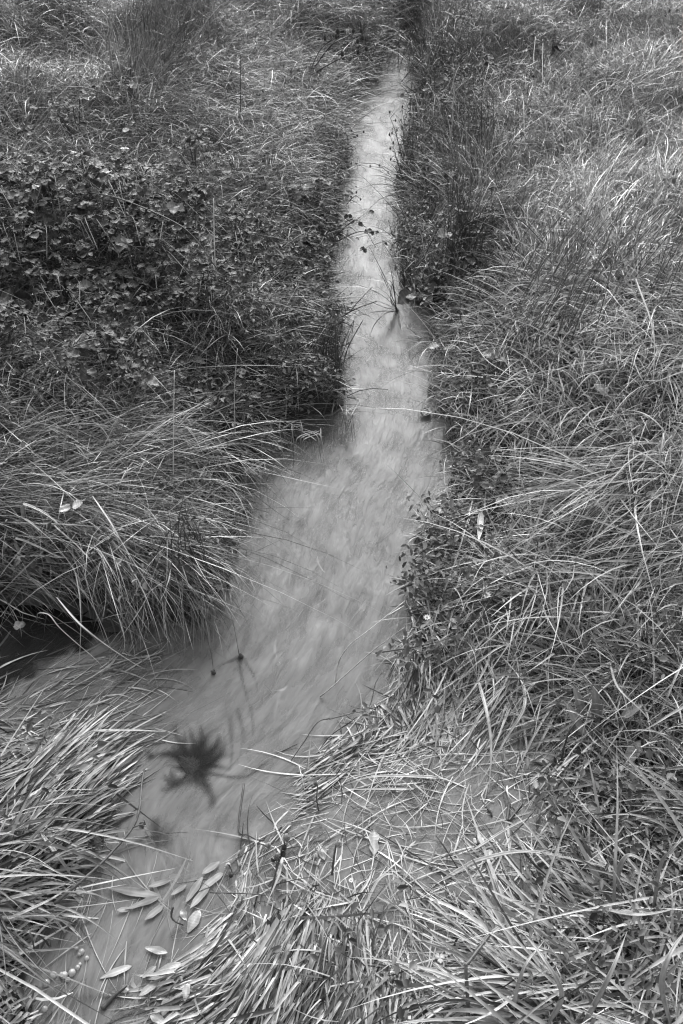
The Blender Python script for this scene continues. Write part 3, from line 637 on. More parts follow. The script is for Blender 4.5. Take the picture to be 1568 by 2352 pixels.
        shv = sh * np.array([1, .9, 1.25, .9, 1])[None] * (1 + (.14 if teeth > 0 else .0) * ((np.arange(n) % 2) * 2 - 1))[:, None] * (1 + .2 * np.sin(u * 5 + ph))[:, None] + 0 * T_[..., 0]
        s.add(np.vstack([T_.reshape(-1, 3), (T_ - nn * thick).reshape(-1, 3)]), np.vstack([q, q[:, ::-1] + m_, e1, e2]), None, np.tile(np.clip(shv, .02, .8).ravel(), 2))
    def head(s, c, r, axis=(0, 0, 1), sh=.05, el=1.4, spikes=20, sl=.6):
        """seed head: ovoid with short bracts standing off it"""
        c = np.asarray(c, float); axis = np.asarray(axis, float); axis /= np.linalg.norm(axis)
        a = np.cross(axis, [.3, .9, .1]); a /= np.linalg.norm(a); b_ = np.cross(axis, a); nu, nv = 8, 6; V = []
        for iv in range(nv + 1):
            th = np.pi * iv / nv
            for iu in range(nu):
                f = 2 * np.pi * iu / nu; rr = r * (1 + random.uniform(-.15, .15))
                V.append(c + axis * (-math.cos(th) * r * el) + (a * math.cos(f) + b_ * math.sin(f)) * rr * (math.sin(th) + .05))
        i = np.arange((nv + 1) * nu).reshape(nv + 1, nu); j = np.roll(i, -1, 1)
        s.add(V, np.stack([i[:-1], j[:-1], j[1:], i[1:]], -1).reshape(-1, 4), None, sh)
        for _ in range(spikes):
            th = random.uniform(.5, 2.9); f = random.uniform(0, 6.28); n_ = axis * -math.cos(th) + (a * math.cos(f) + b_ * math.sin(f)) * math.sin(th)
            q = c + axis * (-math.cos(th) * r * el) + (a * math.cos(f) + b_ * math.sin(f)) * r * math.sin(th)
            e = q + (n_ * .6 + axis * .6) * r * sl; sd = np.cross(n_, axis + .01); sd = sd / (np.linalg.norm(sd) + 1e-6) * r * .18
            s.add([q - sd, q + sd, e], None, [[0, 1, 2]], sh * random.uniform(.8, 2.2))
    def build(s, name, mat, parent=None, smooth=True):
        fs = [np.vstack(x) for x in (s.q, s.t) if x]
        return mesh_np(name, np.vstack(s.v), fs, mat, np.concatenate(s.s), parent, smooth)
M_DEAD = plant_mat('dead_head', rough=.8, spec=.2, trans=0, noise=.4, nscale=300)
M_BROAD = plant_mat('broad_leaf', rough=.3, spec=.45, trans=.2, noise=.15, nscale=70)

# ---- long grass leaves, one thing each
def long_blade(pp, w, tone, label, name='grass_leaf', roll=.2, group=None, tip=.5, cat='grass leaf'):
    m_ = MB(); m_.ribbon(path(pp), w * .72, tone * .7, roll, tip=tip); tag(m_.build(name, M_WET), label, cat, group)
LB = [
 ([(54,1194,.05),(51,1164,.11),(57,1158,.12),(95,1174,.12),(126,1196,.11),(147,1217,.10)], .013, .50, 'wide pale leaf folded sharply at its top, uppermost bent one on the left bank', .1),
 ([(60,1298,.03),(33,1243,.10),(47,1239,.11),(95,1259,.11),(126,1275,.10),(161,1283,.09)], .011, .48, 'wide pale leaf bent like a hook at the far left of the left bank', .1),
 ([(50,1188,.09),(73,1202,.11),(85,1216,.11),(97,1233,.10)], .009, .42, 'short pale leaf just below the uppermost bent leaf', .1),
 ([(123,1205,.09),(139,1220,.11),(177,1253,.12),(205,1284,.12),(221,1310,.10)], .005, .45, 'long narrow leaf running on from the uppermost bent leaf', .1),
 ([(212,1139,.12),(253,1199,.14),(284,1253,.14),(335,1335,.13),(395,1425,.08)], .0045, .62, 'long straight bright straw slanting across the left bank mat', .1),
 ([(38,1278,.09),(95,1276,.10),(136,1280,.10),(165,1284,.09)], .009, .40, 'flat dull leaf lying under the hooked leaf', .1),
 ([(85,1418,.05),(88,1408,.08),(112,1412,.09),(135,1440,.08),(170,1472,.06),(222,1517,.03),(240,1541,.01)], .0035, .50, 'kinked pale straw reaching over the dark pool', .1),
 ([(130,1372,.10),(170,1420,.11),(205,1452,.10),(250,1486,.07),(310,1525,.03),(338,1538,.01)], .005, .50, 'bright broad straw dropping from the left bank into the pool', .1),
 ([(150,2046,.05),(300,2014,.04),(408,1993,.015)], .0040, .66, 'upper of two long pale straws stretched over the lower stream', .1),
 ([(150,2058,.05),(230,2042,.04),(292,2031,.015)], .0035, .60, 'lower of two long pale straws stretched over the lower stream', .1),
 ([(60,2034,.02),(110,2029,.04),(145,2030,.04),(186,2035,.012)], .009, .50, 'thick pale leaf reaching right to the crossing of the bare twig', .1),
 ([(95,1915,.05),(130,1962,.06),(155,1998,.04),(173,2030,.012)], .010, .50, 'broad leaf slanting down to the bare twig from the left', .1),
 ([(0,2070,.03),(50,2056,.05),(110,2050,.04),(150,2056,.015)], .010, .48, 'broad pale leaf below the thick one at the left edge', .1),
 ([(20,2110,.03),(75,2085,.05),(125,2060,.045),(170,2028,.02)], .009, .55, 'pale leaf rising to the right under the bare twig', .1),
 ([(215,1678,.02),(300,1677,.022),(378,1680,.008)], .008, .66, 'flat white blade lying level across the water above the dark eddy', .0),
 ([(130,1688,.03),(70,1700,.03),(0,1735,.02),(-60,1780,.02)], .008, .40, 'long leaf bowing left above the combed grass at the left edge', .1),
 ([(1018,2020,.01),(1060,1995,.03),(1104,1973,.05),(1209,1955,.07),(1334,1978,.06),(1440,2010,.04)], .012, .46, 'very long broad leaf arching over the flooded grass at the right', .15),
 ([(1421,2060,.04),(1422,2000,.13),(1437,1968,.16),(1458,1966,.16),(1490,1990,.14),(1512,2018,.10)], .013, .34, 'tall broad leaf looped over like an arch at the right', .3),
 ([(1500,2100,.03),(1516,1990,.14),(1545,1950,.18),(1590,1905,.2)], .009, .36, 'upright leaf beside the arching loop at the right edge', .2),
 ([(1000,1788,.012),(979,1784,.016),(859,1783,.016),(784,1805,.004)], .010, .52, 'broad wet leaf lying flat, upper of two reaching left to the pool', .0),
 ([(950,1812,.008),(870,1812,.008),(780,1814,.004)], .006, .52, 'narrow wet leaf lying flat, lower of two reaching left to the pool', .0),
 ([(1069,2215,.02),(1100,2178,.06),(1129,2143,.07),(1170,2115,.06),(1216,2088,.04)], .012, .44, 'broad kinked leaf rising from the top of the bent brown stem', .1),
 ([(1409,2130,.03),(1412,2000,.12),(1418,1850,.16),(1416,1700,.17)], .008, .36, 'tall straight leaf standing beside the arching loop', .2),
 ([(1209,2284,.06),(1275,2273,.07),(1341,2265,.06)], .004, .72, 'short white straw lying level near the bottom right', .0),
 ([(1098,1560,.03),(1119,1640,.04),(1128,1720,.03),(1122,1820,.005)], .011, .52, 'broad pale leaf hanging down over the laid grass, right of the pool', .2),
 ([(1160,1575,.03),(1104,1640,.035),(1060,1720,.02),(1020,1760,.006)], .009, .52, 'pale leaf curving down to the left through the laid grass', .2),
 ([(1195,1540,.03),(1205,1620,.05),(1160,1700,.04),(1085,1830,.006)], .010, .44, 'long arching leaf crossing the laid grass in the middle right', .2),
 ([(1090,1950,.01),(1170,1900,.02),(1240,1868,.01)], .007, .56, 'pale leaf floating on open water near the bent dark twig', .0),
 ([(1260,2350,.05),(1290,2280,.1),(1240,2190,.12),(1190,2130,.08)], .011, .38, 'broad leaf leaning left over the bottom right grass', .2),
 ([(1340,2352,.05),(1400,2240,.14),(1440,2140,.16)], .012, .36, 'stout leaf standing up in the bottom right corner grass', .3),
 ([(1320,2060,.03),(1400,2090,.1),(1480,2100,.12),(1580,2080,.1)], .011, .42, 'long leaf running to the right edge below the loop', .2),
 ([(1540,2352,.04),(1520,2260,.14),(1545,2180,.18),(1600,2110,.16)], .013, .40, 'wide leaf curving up at the right edge of the corner', .2),
 ([(1170,2352,.03),(1200,2230,.1),(1250,2160,.1)], .009, .48, 'pale leaf rising in the grass right of the bent brown stem', .2),
 ([(650,1960,.01),(640,2010,.025),(610,2080,.02)], .008, .48, 'pale leaf trailing below the dead flower heads', .1),
 ([(838,2080,.02),(870,2020,.03),(905,2010,.03),(940,2060,.01)], .007, .50, 'small arched leaf over the flooded grass at bottom centre', .1),
 ([(1300,1110,.12),(1340,1120,.15),(1400,1190,.13),(1440,1260,.1)], .007, .50, 'long pale leaf arched over the right bank', .2),
 ([(1400,940,.15),(1480,950,.19),(1540,1010,.17),(1590,1110,.12)], .009, .48, 'big bright leaf arching down at the right edge of the bank', .2),
 ([(1210,862,.12),(1290,850,.15),(1340,900,.14),(1400,985,.1)], .006, .50, 'slim bright leaf arched over the dark hollow of the right bank', .2),
 ([(1000,905,.06),(960,850,.0),(901,874,.0),(856,905,.0)], .004, .25, 'thin dull blade stretched over the stream from the right bank', .1),
 ([(1010,905,.04),(990,845,.07),(943,855,.08),(901,872,.06),(856,905,.003)], .004, .30, 'thin blade bending from the right bank down to the water', .1),
 ([(930,1330,.03),(960,1300,.05),(990,1440,.03),(975,1560,.01)], .007, .50, 'pale leaf hanging into the water below the right bank', .1),
 ([(1085,1150,.06),(1055,1260,.06),(1000,1420,.04),(985,1540,.01)], .006, .55, 'long pale straw slanting down the edge of the right bank', .1),
 ([(1400,1520,.05),(1420,1580,.10),(1480,1640,.1),(1520,1700,.06)], .008, .40, 'leaf arching in the dense grass at the right', .2),
 ([(1460,640,.15),(1500,760,.18),(1500,880,.16)], .008, .45, 'broad leaf drooping on the upper right bank', .2),
]
for i_, (pp, w_, tn_, lab, ro) in enumerate(LB):
    if i_ == 38: continue
    long_blade(pp, w_, tn_, lab, roll=ro)

# ---- tuft of strap leaves in the brambles
def tuft(name, base, tips, w, tone, label, cat, offb=.02, part='leaf', r=None, sd=.0):
    b0 = at(base[0], base[1], offb); t_ = empty(name, b0); tag(t_, label, cat)
    for pp in tips:
        m_ = MB(); tn_ = tone * random.uniform(.8, 1.2)
        pts = catmull(np.array([b0 + np.array([random.uniform(-sd, sd), random.uniform(-sd, sd), 0])] + [at(*q) for q in pp]), 6)
        if r: m_.tube(pts, r, r * .3, tn_, 5)
        else: m_.ribbon(pts, w, tn_, .15)
        m_.build(part, M_STEM if r else M_WET, t_)
    return t_
tuft('sedge_tuft', (125,576), [[(108,574,.15),(75,580,.14),(40,590,.10)],[(100,578,.13),(60,578,.13),(28,578,.1)],[(126,548,.17),(150,530,.19),(172,533,.16)],[(135,568,.16),(165,560,.18),(230,578,.12)],
     [(135,570,.15),(160,568,.16),(196,582,.11)],[(135,590,.15),(150,612,.13),(172,652,.08)],[(134,592,.14),(148,616,.12),(160,642,.08)],[(130,540,.18),(160,494,.2),(185,520,.18),(200,560,.14)],[(115,590,.14),(95,610,.10)]],
     .008, .42, 'pale strap leaved tuft spreading in the dark brambles at left', 'sedge')
tuft('reed_tuft', (912,712), [[(885,640,.12),(848,567,.2)],[(890,660,.10),(863,603,.17)],[(893,680,.09),(867,659,.13)],[(880,680,.09),(840,660,.12),(788,643,.13)],[(900,650,.12),(872,640,.2)],[(905,660,.1),(893,600,.16)],
     [(880,705,.06),(845,690,.09),(815,680,.09)],[(870,715,.05),(835,722,.06),(800,730,.02)],[(918,740,.03),(921,765,.002)],[(885,720,.04),(860,745,.03),(850,770,.001)],[(897,688,.1),(905,620,.18)],[(890,700,.07),(862,690,.1)]],
     .004, .07, 'dark thin bladed tuft rising out of the stream', 'reed tuft', .0, sd=.006)
tuft('grass_tuft', (905,548), [[(880,528,.08),(848,519,.10),(814,524,.08)],[(895,535,.06),(868,535,.07),(848,545,.05),(843,560,.02)],[(898,528,.05),(890,500,.12)],[(905,530,.05),(915,505,.12)]],
     .0035, .09, 'few dark blades arching left over the upper stream', 'grass tuft', .02)
# hanging straws at the edge of the cove
for bx_, by_, lab in [(665,985,'pale straws hanging into the water at the left end of the dark cove'),(712,1010,'pale straws hanging into the water in the middle of the dark cove'),(806,955,'bright drooping straws at the right end of the dark cove'),(590,1090,'pale straws hanging down to the water below the dark cove'),(462,1400,'bright dry straws hanging at the tip of the left bank'),(1050,960,'pale straws hanging down the cut edge of the right bank')]:
    tips = []
    for _ in range(26 if by_ == 1400 else 9):
        ox = random.uniform(-30, 30); dx_ = random.gauss(2, 7); l_ = random.uniform(25, 90) * (1.4 if by_ == 1400 else 1)
        tips.append([(bx_ + ox, by_ - random.uniform(0, 14), .06), (bx_ + ox + dx_ * .7, by_ + l_ * .4, .035), (bx_ + ox + dx_ * 1.4, by_ + l_, .001)])
    tuft('straw_tuft', (bx_, by_ - 18), tips, .0026, .20, lab, 'straw tuft', .05, 'straw', sd=.035)

# ---- dark rushes on the right bank
def rushes(name, base, tip, n, spr_b, spr_t, hz, tone, label, rad=.0014, bend=.0):
    b0 = at(*base, .0); t_ = empty(name, b0); tag(t_, label, 'rush'); m_ = MB()
    for _ in range(n):
        b_ = b0 + np.array([random.gauss(0, spr_b), random.gauss(0, spr_b), -.02]); q = at(tip[0] + random.gauss(0, spr_t), tip[1] + random.gauss(0, spr_t * .8), hz * random.uniform(.75, 1.15))
        f = random.uniform(.75, 1.15); e = b_ + (q - b_) * f; mid = (b_ + e) / 2 + np.array([random.uniform(-.01, .01), 0, .03 + bend])
        m_.tube(catmull(np.array([b_, mid, e]), 5), rad, rad * .35, tone * random.uniform(.6, 1.8), 4)
    m_.build('stems', M_STEM, t_); return t_
rushes('rush_clump', (1225,800), (1430,510), 36, .07, 56, .42, .12, 'dark rushes leaning up to the right across the right bank')
rushes('rush_clump', (1215,690), (1330,470), 24, .07, 50, .38, .10, 'loose dark rushes behind the leaning clump on the right bank')
rushes('rush_clump', (1050,600), (1045,400), 22, .04, 26, .36, .045, 'upright dark rushes near the dark right edge of the stream')
rushes('rush_clump', (1080,610), (1120,450), 16, .03, 22, .34, .045, 'dark rushes fanning right beside the upright ones')
rushes('rush_clump', (960,150), (955,20), 46, .09, 22, .40, .05, 'dark upright rushes where the stream vanishes at the top')
rushes('rush_clump', (1010,170), (1040,50), 36, .12, 34, .40, .06, 'dark rushes at the top, right of the vanishing stream')
rushes('rush_clump', (335,110), (330,10), 46, .12, 30, .42, .05, 'dark upright stems in the far grass at the top left')
rushes('rush_clump', (430,120), (440,30), 30, .12, 30, .38, .06, 'thin dark stems right of the far dark patch, top left')
rushes('rush_clump', (945,420), (930,270), 34, .035, 14, .28, .05, 'dark stems crowding the right edge of the upper stream')
rushes('rush_clump', (1060,380), (1080,220), 26, .10, 40, .34, .06, 'dark upright stems in the grass right of the upper stream')
rushes('rush_clump', (1480,640), (1600,450), 24, .10, 44, .40, .12, 'fine dark rushes leaning out at the upper right edge')
rushes('rush_clump', (745,880), (770,740), 40, .04, 22, .20, .04, 'dark twiggy stems at the corner of the left bank above the cove')
rushes('rush_clump', (440,1330), (420,1180), 26, .04, 26, .20, .045, 'dark thin stems at the tip of the left bank')

# ---- stalks with seed heads
def seed_stalk(stem, heads, rad, label, hr, name='seed_stalk', cat='seed stalk', axis=(0, 0, 1), tone=.04, htone=.03, el=1.5, sl=.6):
    pts = path(stem); t_ = empty(name, pts[0]); tag(t_, label, cat); m_ = MB(); m_.tube(pts, rad, rad * .5, tone, 5)
    hs = []
    for h in heads:
        c = at(*h[:3]); k_ = np.argmin(np.linalg.norm(pts - c, axis=1)); 
        if np.linalg.norm(pts[k_] - c) > .004: m_.tube(np.array([pts[max(k_ - 2, 0)], (pts[k_] + c) / 2 + [0, 0, -.004], c]), rad * .5, rad * .4, tone, 4)
        hs.append((c, h[3] if len(h) > 3 else hr, h[4] if len(h) > 4 else htone))
    m_.build('stem', M_STEM, t_)
    for c, r_, tt in hs:
        r_ *= .38 if sl == .9 and 200 < stem[0][1] < 520 else (.45 if 1300 < stem[0][1] < 1500 else .62); tt = max(tt, .05)
        q = MB(); q.head(c, r_, axis, tt, el, 26, sl); q.build('seed_head', M_DEAD, t_)
    return t_
seed_stalk([(712,165,.05),(735,115,.25),(775,82,.34),(790,76,.36)], [(746,88,.30),(772,84,.35),(775,72,.37),(776,80,.34)], .002, 'leftmost dead stalk with dark seed heads at the top', .011)
seed_stalk([(718,160,.05),(760,105,.25),(800,82,.33),(815,72,.36)], [(798,72,.36,.011,.4),(811,72,.36),(829,70,.36),(832,86,.33)], .003, 'dead stalk at the top with one pale head among dark ones', .011)
seed_stalk([(715,172,.05),(770,140,.2),(810,122,.25),(841,104,.29)], [(841,112,.27),(822,119,.25),(821,95,.3),(785,124,.24),(788,132,.2)], .003, 'lowest dead stalk with drooping dark seed heads at the top', .011)
seed_stalk([(935,400,.03),(915,330,.16),(905,290,.2),(893,262,.2)], [(895,258,.2),(924,245,.2),(908,277,.19),(900,306,.16),(911,300,.17)], .0022, 'dark sprig hanging over the upper stream, highest one', .009, sl=.9)
seed_stalk([(930,430,.03),(912,370,.13),(902,330,.16),(894,305,.17)], [(894,309,.17),(903,329,.16),(896,341,.14),(897,366,.12),(917,350,.14)], .0022, 'dark sprig with clustered heads at the stream edge', .009, sl=.9)
seed_stalk([(925,480,.03),(906,430,.10),(895,400,.11),(871,380,.1)], [(871,380,.1),(891,396,.1),(850,382,.08),(913,420,.08)], .002, 'dark sprig reaching furthest left over the stream', .008, sl=.9)
seed_stalk([(795,470,.03),(815,450,.06),(828,458,.06)], [(828,458,.06),(818,442,.07),(806,452,.06)], .002, 'small dark sprig on the left edge of the stream', .008, sl=.9)
seed_stalk([(770,330,.05),(812,305,.1),(835,303,.1)], [(835,303,.1),(820,312,.09),(808,300,.1),(798,318,.09)], .002, 'small dark sprig on the left edge opposite the highest sprig', .009, sl=.9)
seed_stalk([(505,1330,.10),(517,1379,.09),(535,1429,.06),(548,1500,.008)], [(553,1508,.003)], .0012, 'fine stem dipping a curled dark head into the water', .012, tone=.15, el=.9)
seed_stalk([(440,1330,.06),(455,1380,.05),(468,1410,.03)], [(466,1412,.02),(483,1416,.02)], .0012, 'pair of round dark heads at the tip of the left bank', .011, el=.9, sl=.9)
seed_stalk([(470,1450,.03),(485,1500,.02),(490,1545,.004)], [(490,1545,.004)], .0012, 'dark head lying on the water at the tip of the left bank', .010, el=.9, sl=.9)
seed_stalk([(700,2050,.01),(722,1965,.02),(724,1940,.03)], [(722,1969,.012)], .0012, 'slim stalk with one small round head right of the dead flowers', .009, tone=.3, htone=.2, el=1.1)
seed_stalk([(620,2060,.01),(640,1975,.03),(658,1922,.05)], [(658,1924,.05,.010,.2),(652,1946,.04),(650,1962,.03),(636,1967,.03,.009,.15),(628,1974,.02)], .002, 'dead flower stalk with several shrivelled heads at bottom centre', .007, sl=1.0)
seed_stalk([(575,1990,.01),(600,1960,.015),(616,1941,.02)], [(616,1941,.02,.008,.2)], .001, 'tiny round bud beside the dead flower stalk', .008, el=1.)
seed_stalk([(762,2010,.01),(766,1975,.03),(772,1940,.05),(780,1936,.05)], [(777,1938,.05,.009,.25)], .0022, 'upright brown stem with a pale knob at bottom centre', .009, tone=.06)
seed_stalk([(732,1864,.002),(727,1836,.03),(729,1805,.05),(724,1799,.052)], [(724,1799,.052,.006,.12)], .0014, 'short hooked stem with a bead at its top, standing in the pool', .006, tone=.06, el=1.)
seed_stalk([(535,2010,.01),(528,1990,.015),(522,1985,.02)], [(523,1988,.012,.008,.3),(530,2010,.01,.007,.05)], .0014, 'curled dead head at the edge of the pale floating leaves', .012, el=1.1)

# ---- bare stems and twigs
def twig(pp, r, tone, label, side=(), name='twig', cat='twig', r1=None):
    pts = path(pp); m_ = MB(); m_.tube(pts, r, r1 or r * .6, tone, 6); 
    if not side: return tag(m_.build(name, M_STEM), label, cat)
    t_ = empty(name, pts[0]); tag(t_, label, cat); m_.build('stem', M_STEM, t_)
    for sp in side:
        q = MB(); q.tube(path(sp), r * .55, r * .3, tone, 5); q.build('side_shoot', M_STEM, t_)
twig([(124,2076,.05),(177,2032,.055),(225,1990,.05),(259,1955,.045),(304,1901,.04),(320,1857,.04),(325,1803,.03),(331,1768,.01)], .0028, .07, 'long bare twig lying across the water at lower left',
     [[(304,1901,.04),(318,1896,.045),(332,1892,.045),(330,1882,.05)],[(177,2032,.055),(172,2050,.05),(190,2062,.04)],[(259,1955,.045),(246,1946,.05),(238,1925,.05)]])
twig([(756,1650,.02),(728,1660,.03),(696,1707,.02),(668,1747,.003)], .0013, .06, 'dark stem slanting into the water right of the eddy')
twig([(684,1708,.006),(646,1726,.001),(605,1745,-.001),(557,1789,-.001),(500,1812,-.002)], .0012, .05, 'dark trailing stem drawn into the eddy')
twig([(756,1652,.02),(800,1640,.03),(846,1625,.02),(862,1570,.04),(880,1540,.05)], .0012, .10, 'crooked stem on the lower edge of the right bank',[[(846,1625,.02),(834,1636,.02),(820,1634,.01)]])
twig([(560,1800,.0),(548,1903,.001),(570,1918,.006),(589,1928,.008),(607,1930,.01)], .002, .06, 'dark bent stem below the eddy')
twig([(482,2050,.02),(560,2052,.03),(614,2056,.015)], .0014, .07, 'thin dark stem lying level over the combed grass')
twig([(397,2083,.03),(393,2105,.02),(404,2118,.012),(420,2124,.002)], .002, .06, 'short dark hooked stem beside the pale floating leaves')
twig([(234,2318,.001),(259,2290,.003),(275,2276,.004),(290,2264,.001)], .004, .05, 'dark rotten stick half sunk at the bottom left', name='stick', cat='stick')
twig([(1076,2400,.02),(1074,2300,.07),(1070,2222,.10),(1078,2208,.1),(1130,2140,.09)], .0035, .09, 'brown stem bent over at its top at the bottom right',[[(1074,2300,.07),(1066,2290,.08),(1058,2292,.08)]])
twig([(1289,1745,.05),(1300,1700,.1),(1312,1672,.12),(1335,1650,.12),(1362,1648,.1),(1385,1665,.06)], .0018, .04, 'wiry dark stem looping over the broad leaves at the right')
twig([(1169,1846,.002),(1166,1884,.006),(1180,1870,.004),(1200,1846,.001)], .003, .05, 'dark V shaped twig floating on open water')
twig([(1215,2066,.002),(1256,2070,.004),(1240,2058,.003),(1220,2054,.001)], .0022, .06, 'small dark curl of stem in the shallow water')
twig([(1120,1858,.004),(1126,1866,.004),(1130,1875,.001)], .0026, .04, 'tiny dark bud floating beside the V shaped twig')
twig([(862,1500,.02),(940,1488,.06),(1000,1475,.07),(1060,1455,.06)], .0018, .08, 'dark dry stem sticking out over the water at the lower right bank',[[(1000,1475,.07),(1010,1500,.05)],[(940,1488,.06),(980,1505,.06),(1010,1515,.04)]])
twig([(770,1570,.004),(778,1520,.03),(805,1480,.06),(850,1445,.07),(930,1380,.08)], .0014, .35, 'long thin pale stalk curving from the water to the right bank')
twig([(735,1600,.003),(760,1580,.02),(850,1500,.05),(930,1440,.08)], .0016, .25, 'straight thin stalk beside the long curving pale one')
twig([(1090,790,.1),(1120,830,.14),(1180,870,.16),(1240,940,.14),(1290,1030,.1)], .0014, .3, 'very long thin stalk bowed over the right bank')
twig([(190,440,.2),(270,455,.28),(380,500,.28),(440,540,.24),(500,620,.16)], .0022, .05, 'long dark bramble cane bowed over the leaves', name='bramble_cane', cat='cane')
twig([(1110,880,.05),(1060,740,.12),(1058,690,.2)], .0016, .05, 'dark upright stem at the right side of the stream bend')
twig([(1250,560,.1),(1180,500,.22),(1100,540,.2),(1040,620,.12)], .0016, .06, 'dark stalk slanting down to the hollow on the right')
twig([(1105,330,.08),(1106,250,.22),(1108,180,.32)], .0018, .05, 'tall single dark stalk in the upper right grass')
twig([(552,260,.08),(552,200,.2),(552,125,.32)], .0018, .05, 'tall single dark stalk in the upper left grass')
twig([(495,640,.1),(492,560,.2),(490,455,.3)], .002, .5, 'tall single pale stalk above the brambles')
twig([(398,1130,.06),(398,1000,.2),(400,850,.3)], .0014, .4, 'tall thin pale stalk standing on the middle of the left bank')
twig([(540,1010,.08),(538,900,.2),(545,800,.28)], .0014, .35, 'tall thin pale stalk right of the middle one on the left bank')
twig([(743,750,.06),(775,735,.1),(803,716,.12),(830,704,.12),(864,692,.10)], .003, .035, 'dead dark twig reaching from the left bank over the stream',
     [[(803,716,.12),(825,690,.14),(855,659,.16)],[(795,722,.12),(790,700,.14),(782,680,.15)],[(775,735,.1),(800,745,.1),(803,748,.1)],[(760,745,.08),(780,715,.12),(768,690,.14)]], name='branch', cat='branch')
twig([(785,850,.02),(795,810,.05),(808,780,.08),(834,734,.13)], .0022, .045, 'dark stalk leaning right at the corner of the left bank',[[(803,790,.07),(798,785,.08)]], name='branch', cat='branch')
twig([(740,960,.03),(760,900,.1),(780,870,.14),(792,840,.16)], .0022, .045, 'dark bare shoot standing above the cove corner',[[(760,900,.1),(745,870,.14),(738,840,.15)],[(770,885,.12),(772,860,.15)]], name='branch', cat='branch')

# ---- broad leaves, one thing each
def broad(base, tipp, wpx, tone, label, off=.003, off2=None, lobes=0., teeth=0., cup=.12, wave=.03, group=None, name='leaf', shape=.8, cat='leaf'):
    a_ = at(base[0], base[1], off); b_ = at(tipp[0], tipp[1], off if off2 is None else off2)
    dist = np.linalg.norm(a_ - np.array([0, 0, H])); w_ = wpx / FP * dist * 1.05
    tone = tone * .58 if tone > .4 else tone; off += .003 if 0 < off < .02 else 0; lobes = max(lobes, .06)
    m_ = MB(); m_.leaf(a_, b_, w_, tone, lobes, teeth, cup, 11, wave=wave, ph=random.uniform(0, 6), shape=shape)
    return tag(m_.build(name, M_BROAD, smooth=False), label, cat, group)
broad((302,2218),(227,2247), 14, .68, 'pale narrow leaf floating alone at the bottom left')
broad((418,2214),(355,2234), 17, .66, 'upper of two pale oval leaves at the edge of the combed grass', .006)
broad((394,2232),(336,2249), 15, .62, 'lower of two pale oval leaves at the edge of the combed grass', .004)
broad((384,2188),(331,2175), 14, .60, 'pale leaf pointing left above the pair of oval leaves', .006)
broad((322,2201),(276,2203), 20, .50, 'dim round leaf just under the water at the bottom left', -.004)
broad((362,2254),(318,2288), 15, .55, 'pale leaf slanting down to the left below the oval pair', .008)
broad((358,2219),(326,2246), 12, .58, 'small pale leaf left of the oval pair', .006)
broad((458,2090),(430,2143), 22, .55, 'large pale oval leaf lying beside the combed grass', .004)
broad((416,2089),(428,2114), 14, .52, 'small oval leaf above the dark hooked stem', .002)
broad((388,2290),(372,2335), 20, .50, 'drooping pale leaf near the bottom edge', .01)
broad((345,2330),(380,2350), 16, .55, 'pale leaf at the very bottom, left of centre', .01)
broad((430,2258),(424,2300), 15, .48, 'pale triangular leaf in the grass near the bottom', .02)
broad((292,2262),(282,2280), 17, .45, 'small round leaf by the rotten stick', .002)
broad((859,1904),(859,1968), 20, .55, 'pale lobed leaf floating upright at bottom centre', .004, lobes=.3)
broad((810,1980),(825,2022), 30, .45, 'dull broad leaf under water at bottom centre', -.003)
broad((735,1940),(745,1975), 18, .50, 'pale wet leaf beside the single round head', .004)
broad((712,1880),(700,1908), 13, .55, 'narrow pale leaf in the shallow below the pool', -.001)
broad((1025,1290),(962,1324), 16, .58, 'pale tongue shaped leaf at the edge of the right bank', .03, .01)
broad((1080,1215),(1068,1290), 28, .12, 'dark folded leaf hanging in the right bank', .04, .02)
broad((1078,1245),(1088,1225), 26, .40, 'grey rounded leaf in the hollow of the right bank', .03)
broad((1000,1300),(985,1370), 18, .42, 'grey leaf half under water below the tongue shaped one', .004)
broad((1025,1320),(1015,1365), 18, .45, 'small pale leaf right of the half sunk grey one', .004)
broad((1105,1170),(1100,1240), 14, .5, 'upright pale leaf in the dark part of the right bank', .05, .08)
broad((1290,1205),(1252,1235), 18, .5, 'pale curled leaf in the middle of the right bank', .06)
broad((1245,1140),(1238,1180), 16, .5, 'narrow upright pale leaf in the middle of the right bank', .05, .09)
broad((1372,1660),(1366,1582), 26, .42, 'tall oval leaf standing at the right', .03, .09)
broad((1345,1660),(1318,1575), 20, .46, 'long leaf leaning left beside the tall oval leaf', .03, .09)
broad((1425,1648),(1476,1618), 22, .46, 'broad leaf reaching right beside the tall oval leaf', .04, .08)
broad((1345,1690),(1295,1605), 20, .46, 'arched leaf at the left of the broad leaf rosette', .03, .08)
broad((1352,1668),(1345,1730), 60, .34, 'wide grey leaf lying under the tall oval leaf', .015, lobes=.15)
broad((1285,1740),(1222,1742), 26, .42, 'grey wet leaf lying on the shallow water at right', .006)
broad((1395,1770),(1352,1825), 54, .20, 'large decaying leaf with ragged edge at right', .02, lobes=.25)
broad((1440,1750),(1470,1700), 26, .35, 'pale leaf curled up right of the decaying leaf', .04, .06)
broad((1390,1880),(1330,1845), 24, .40, 'pale leaf slanting below the decaying leaf', .02)
broad((970,955),(987,935), 24, .045, 'dark floating leaf at the right edge of the stream', .01)
broad((893,548),(908,553), 16, .04, 'dark round leaf hanging over the upper stream', .05)
broad((1395,905),(1365,880), 26, .3, 'grey leaf in the hollow of the right bank grass', .08)
broad((985,800),(1012,790), 24, .62, 'pale downy leaf on the right edge of the stream', .06, cup=.3, teeth=.2)
broad((1010,806),(1042,798), 30, .60, 'largest pale downy leaf beside the stream', .06, cup=.3, teeth=.2)
broad((203,1955),(240,1918), 34, .05, 'crumpled black leaf left of the bare twig', .04, lobes=.35, wave=.14)
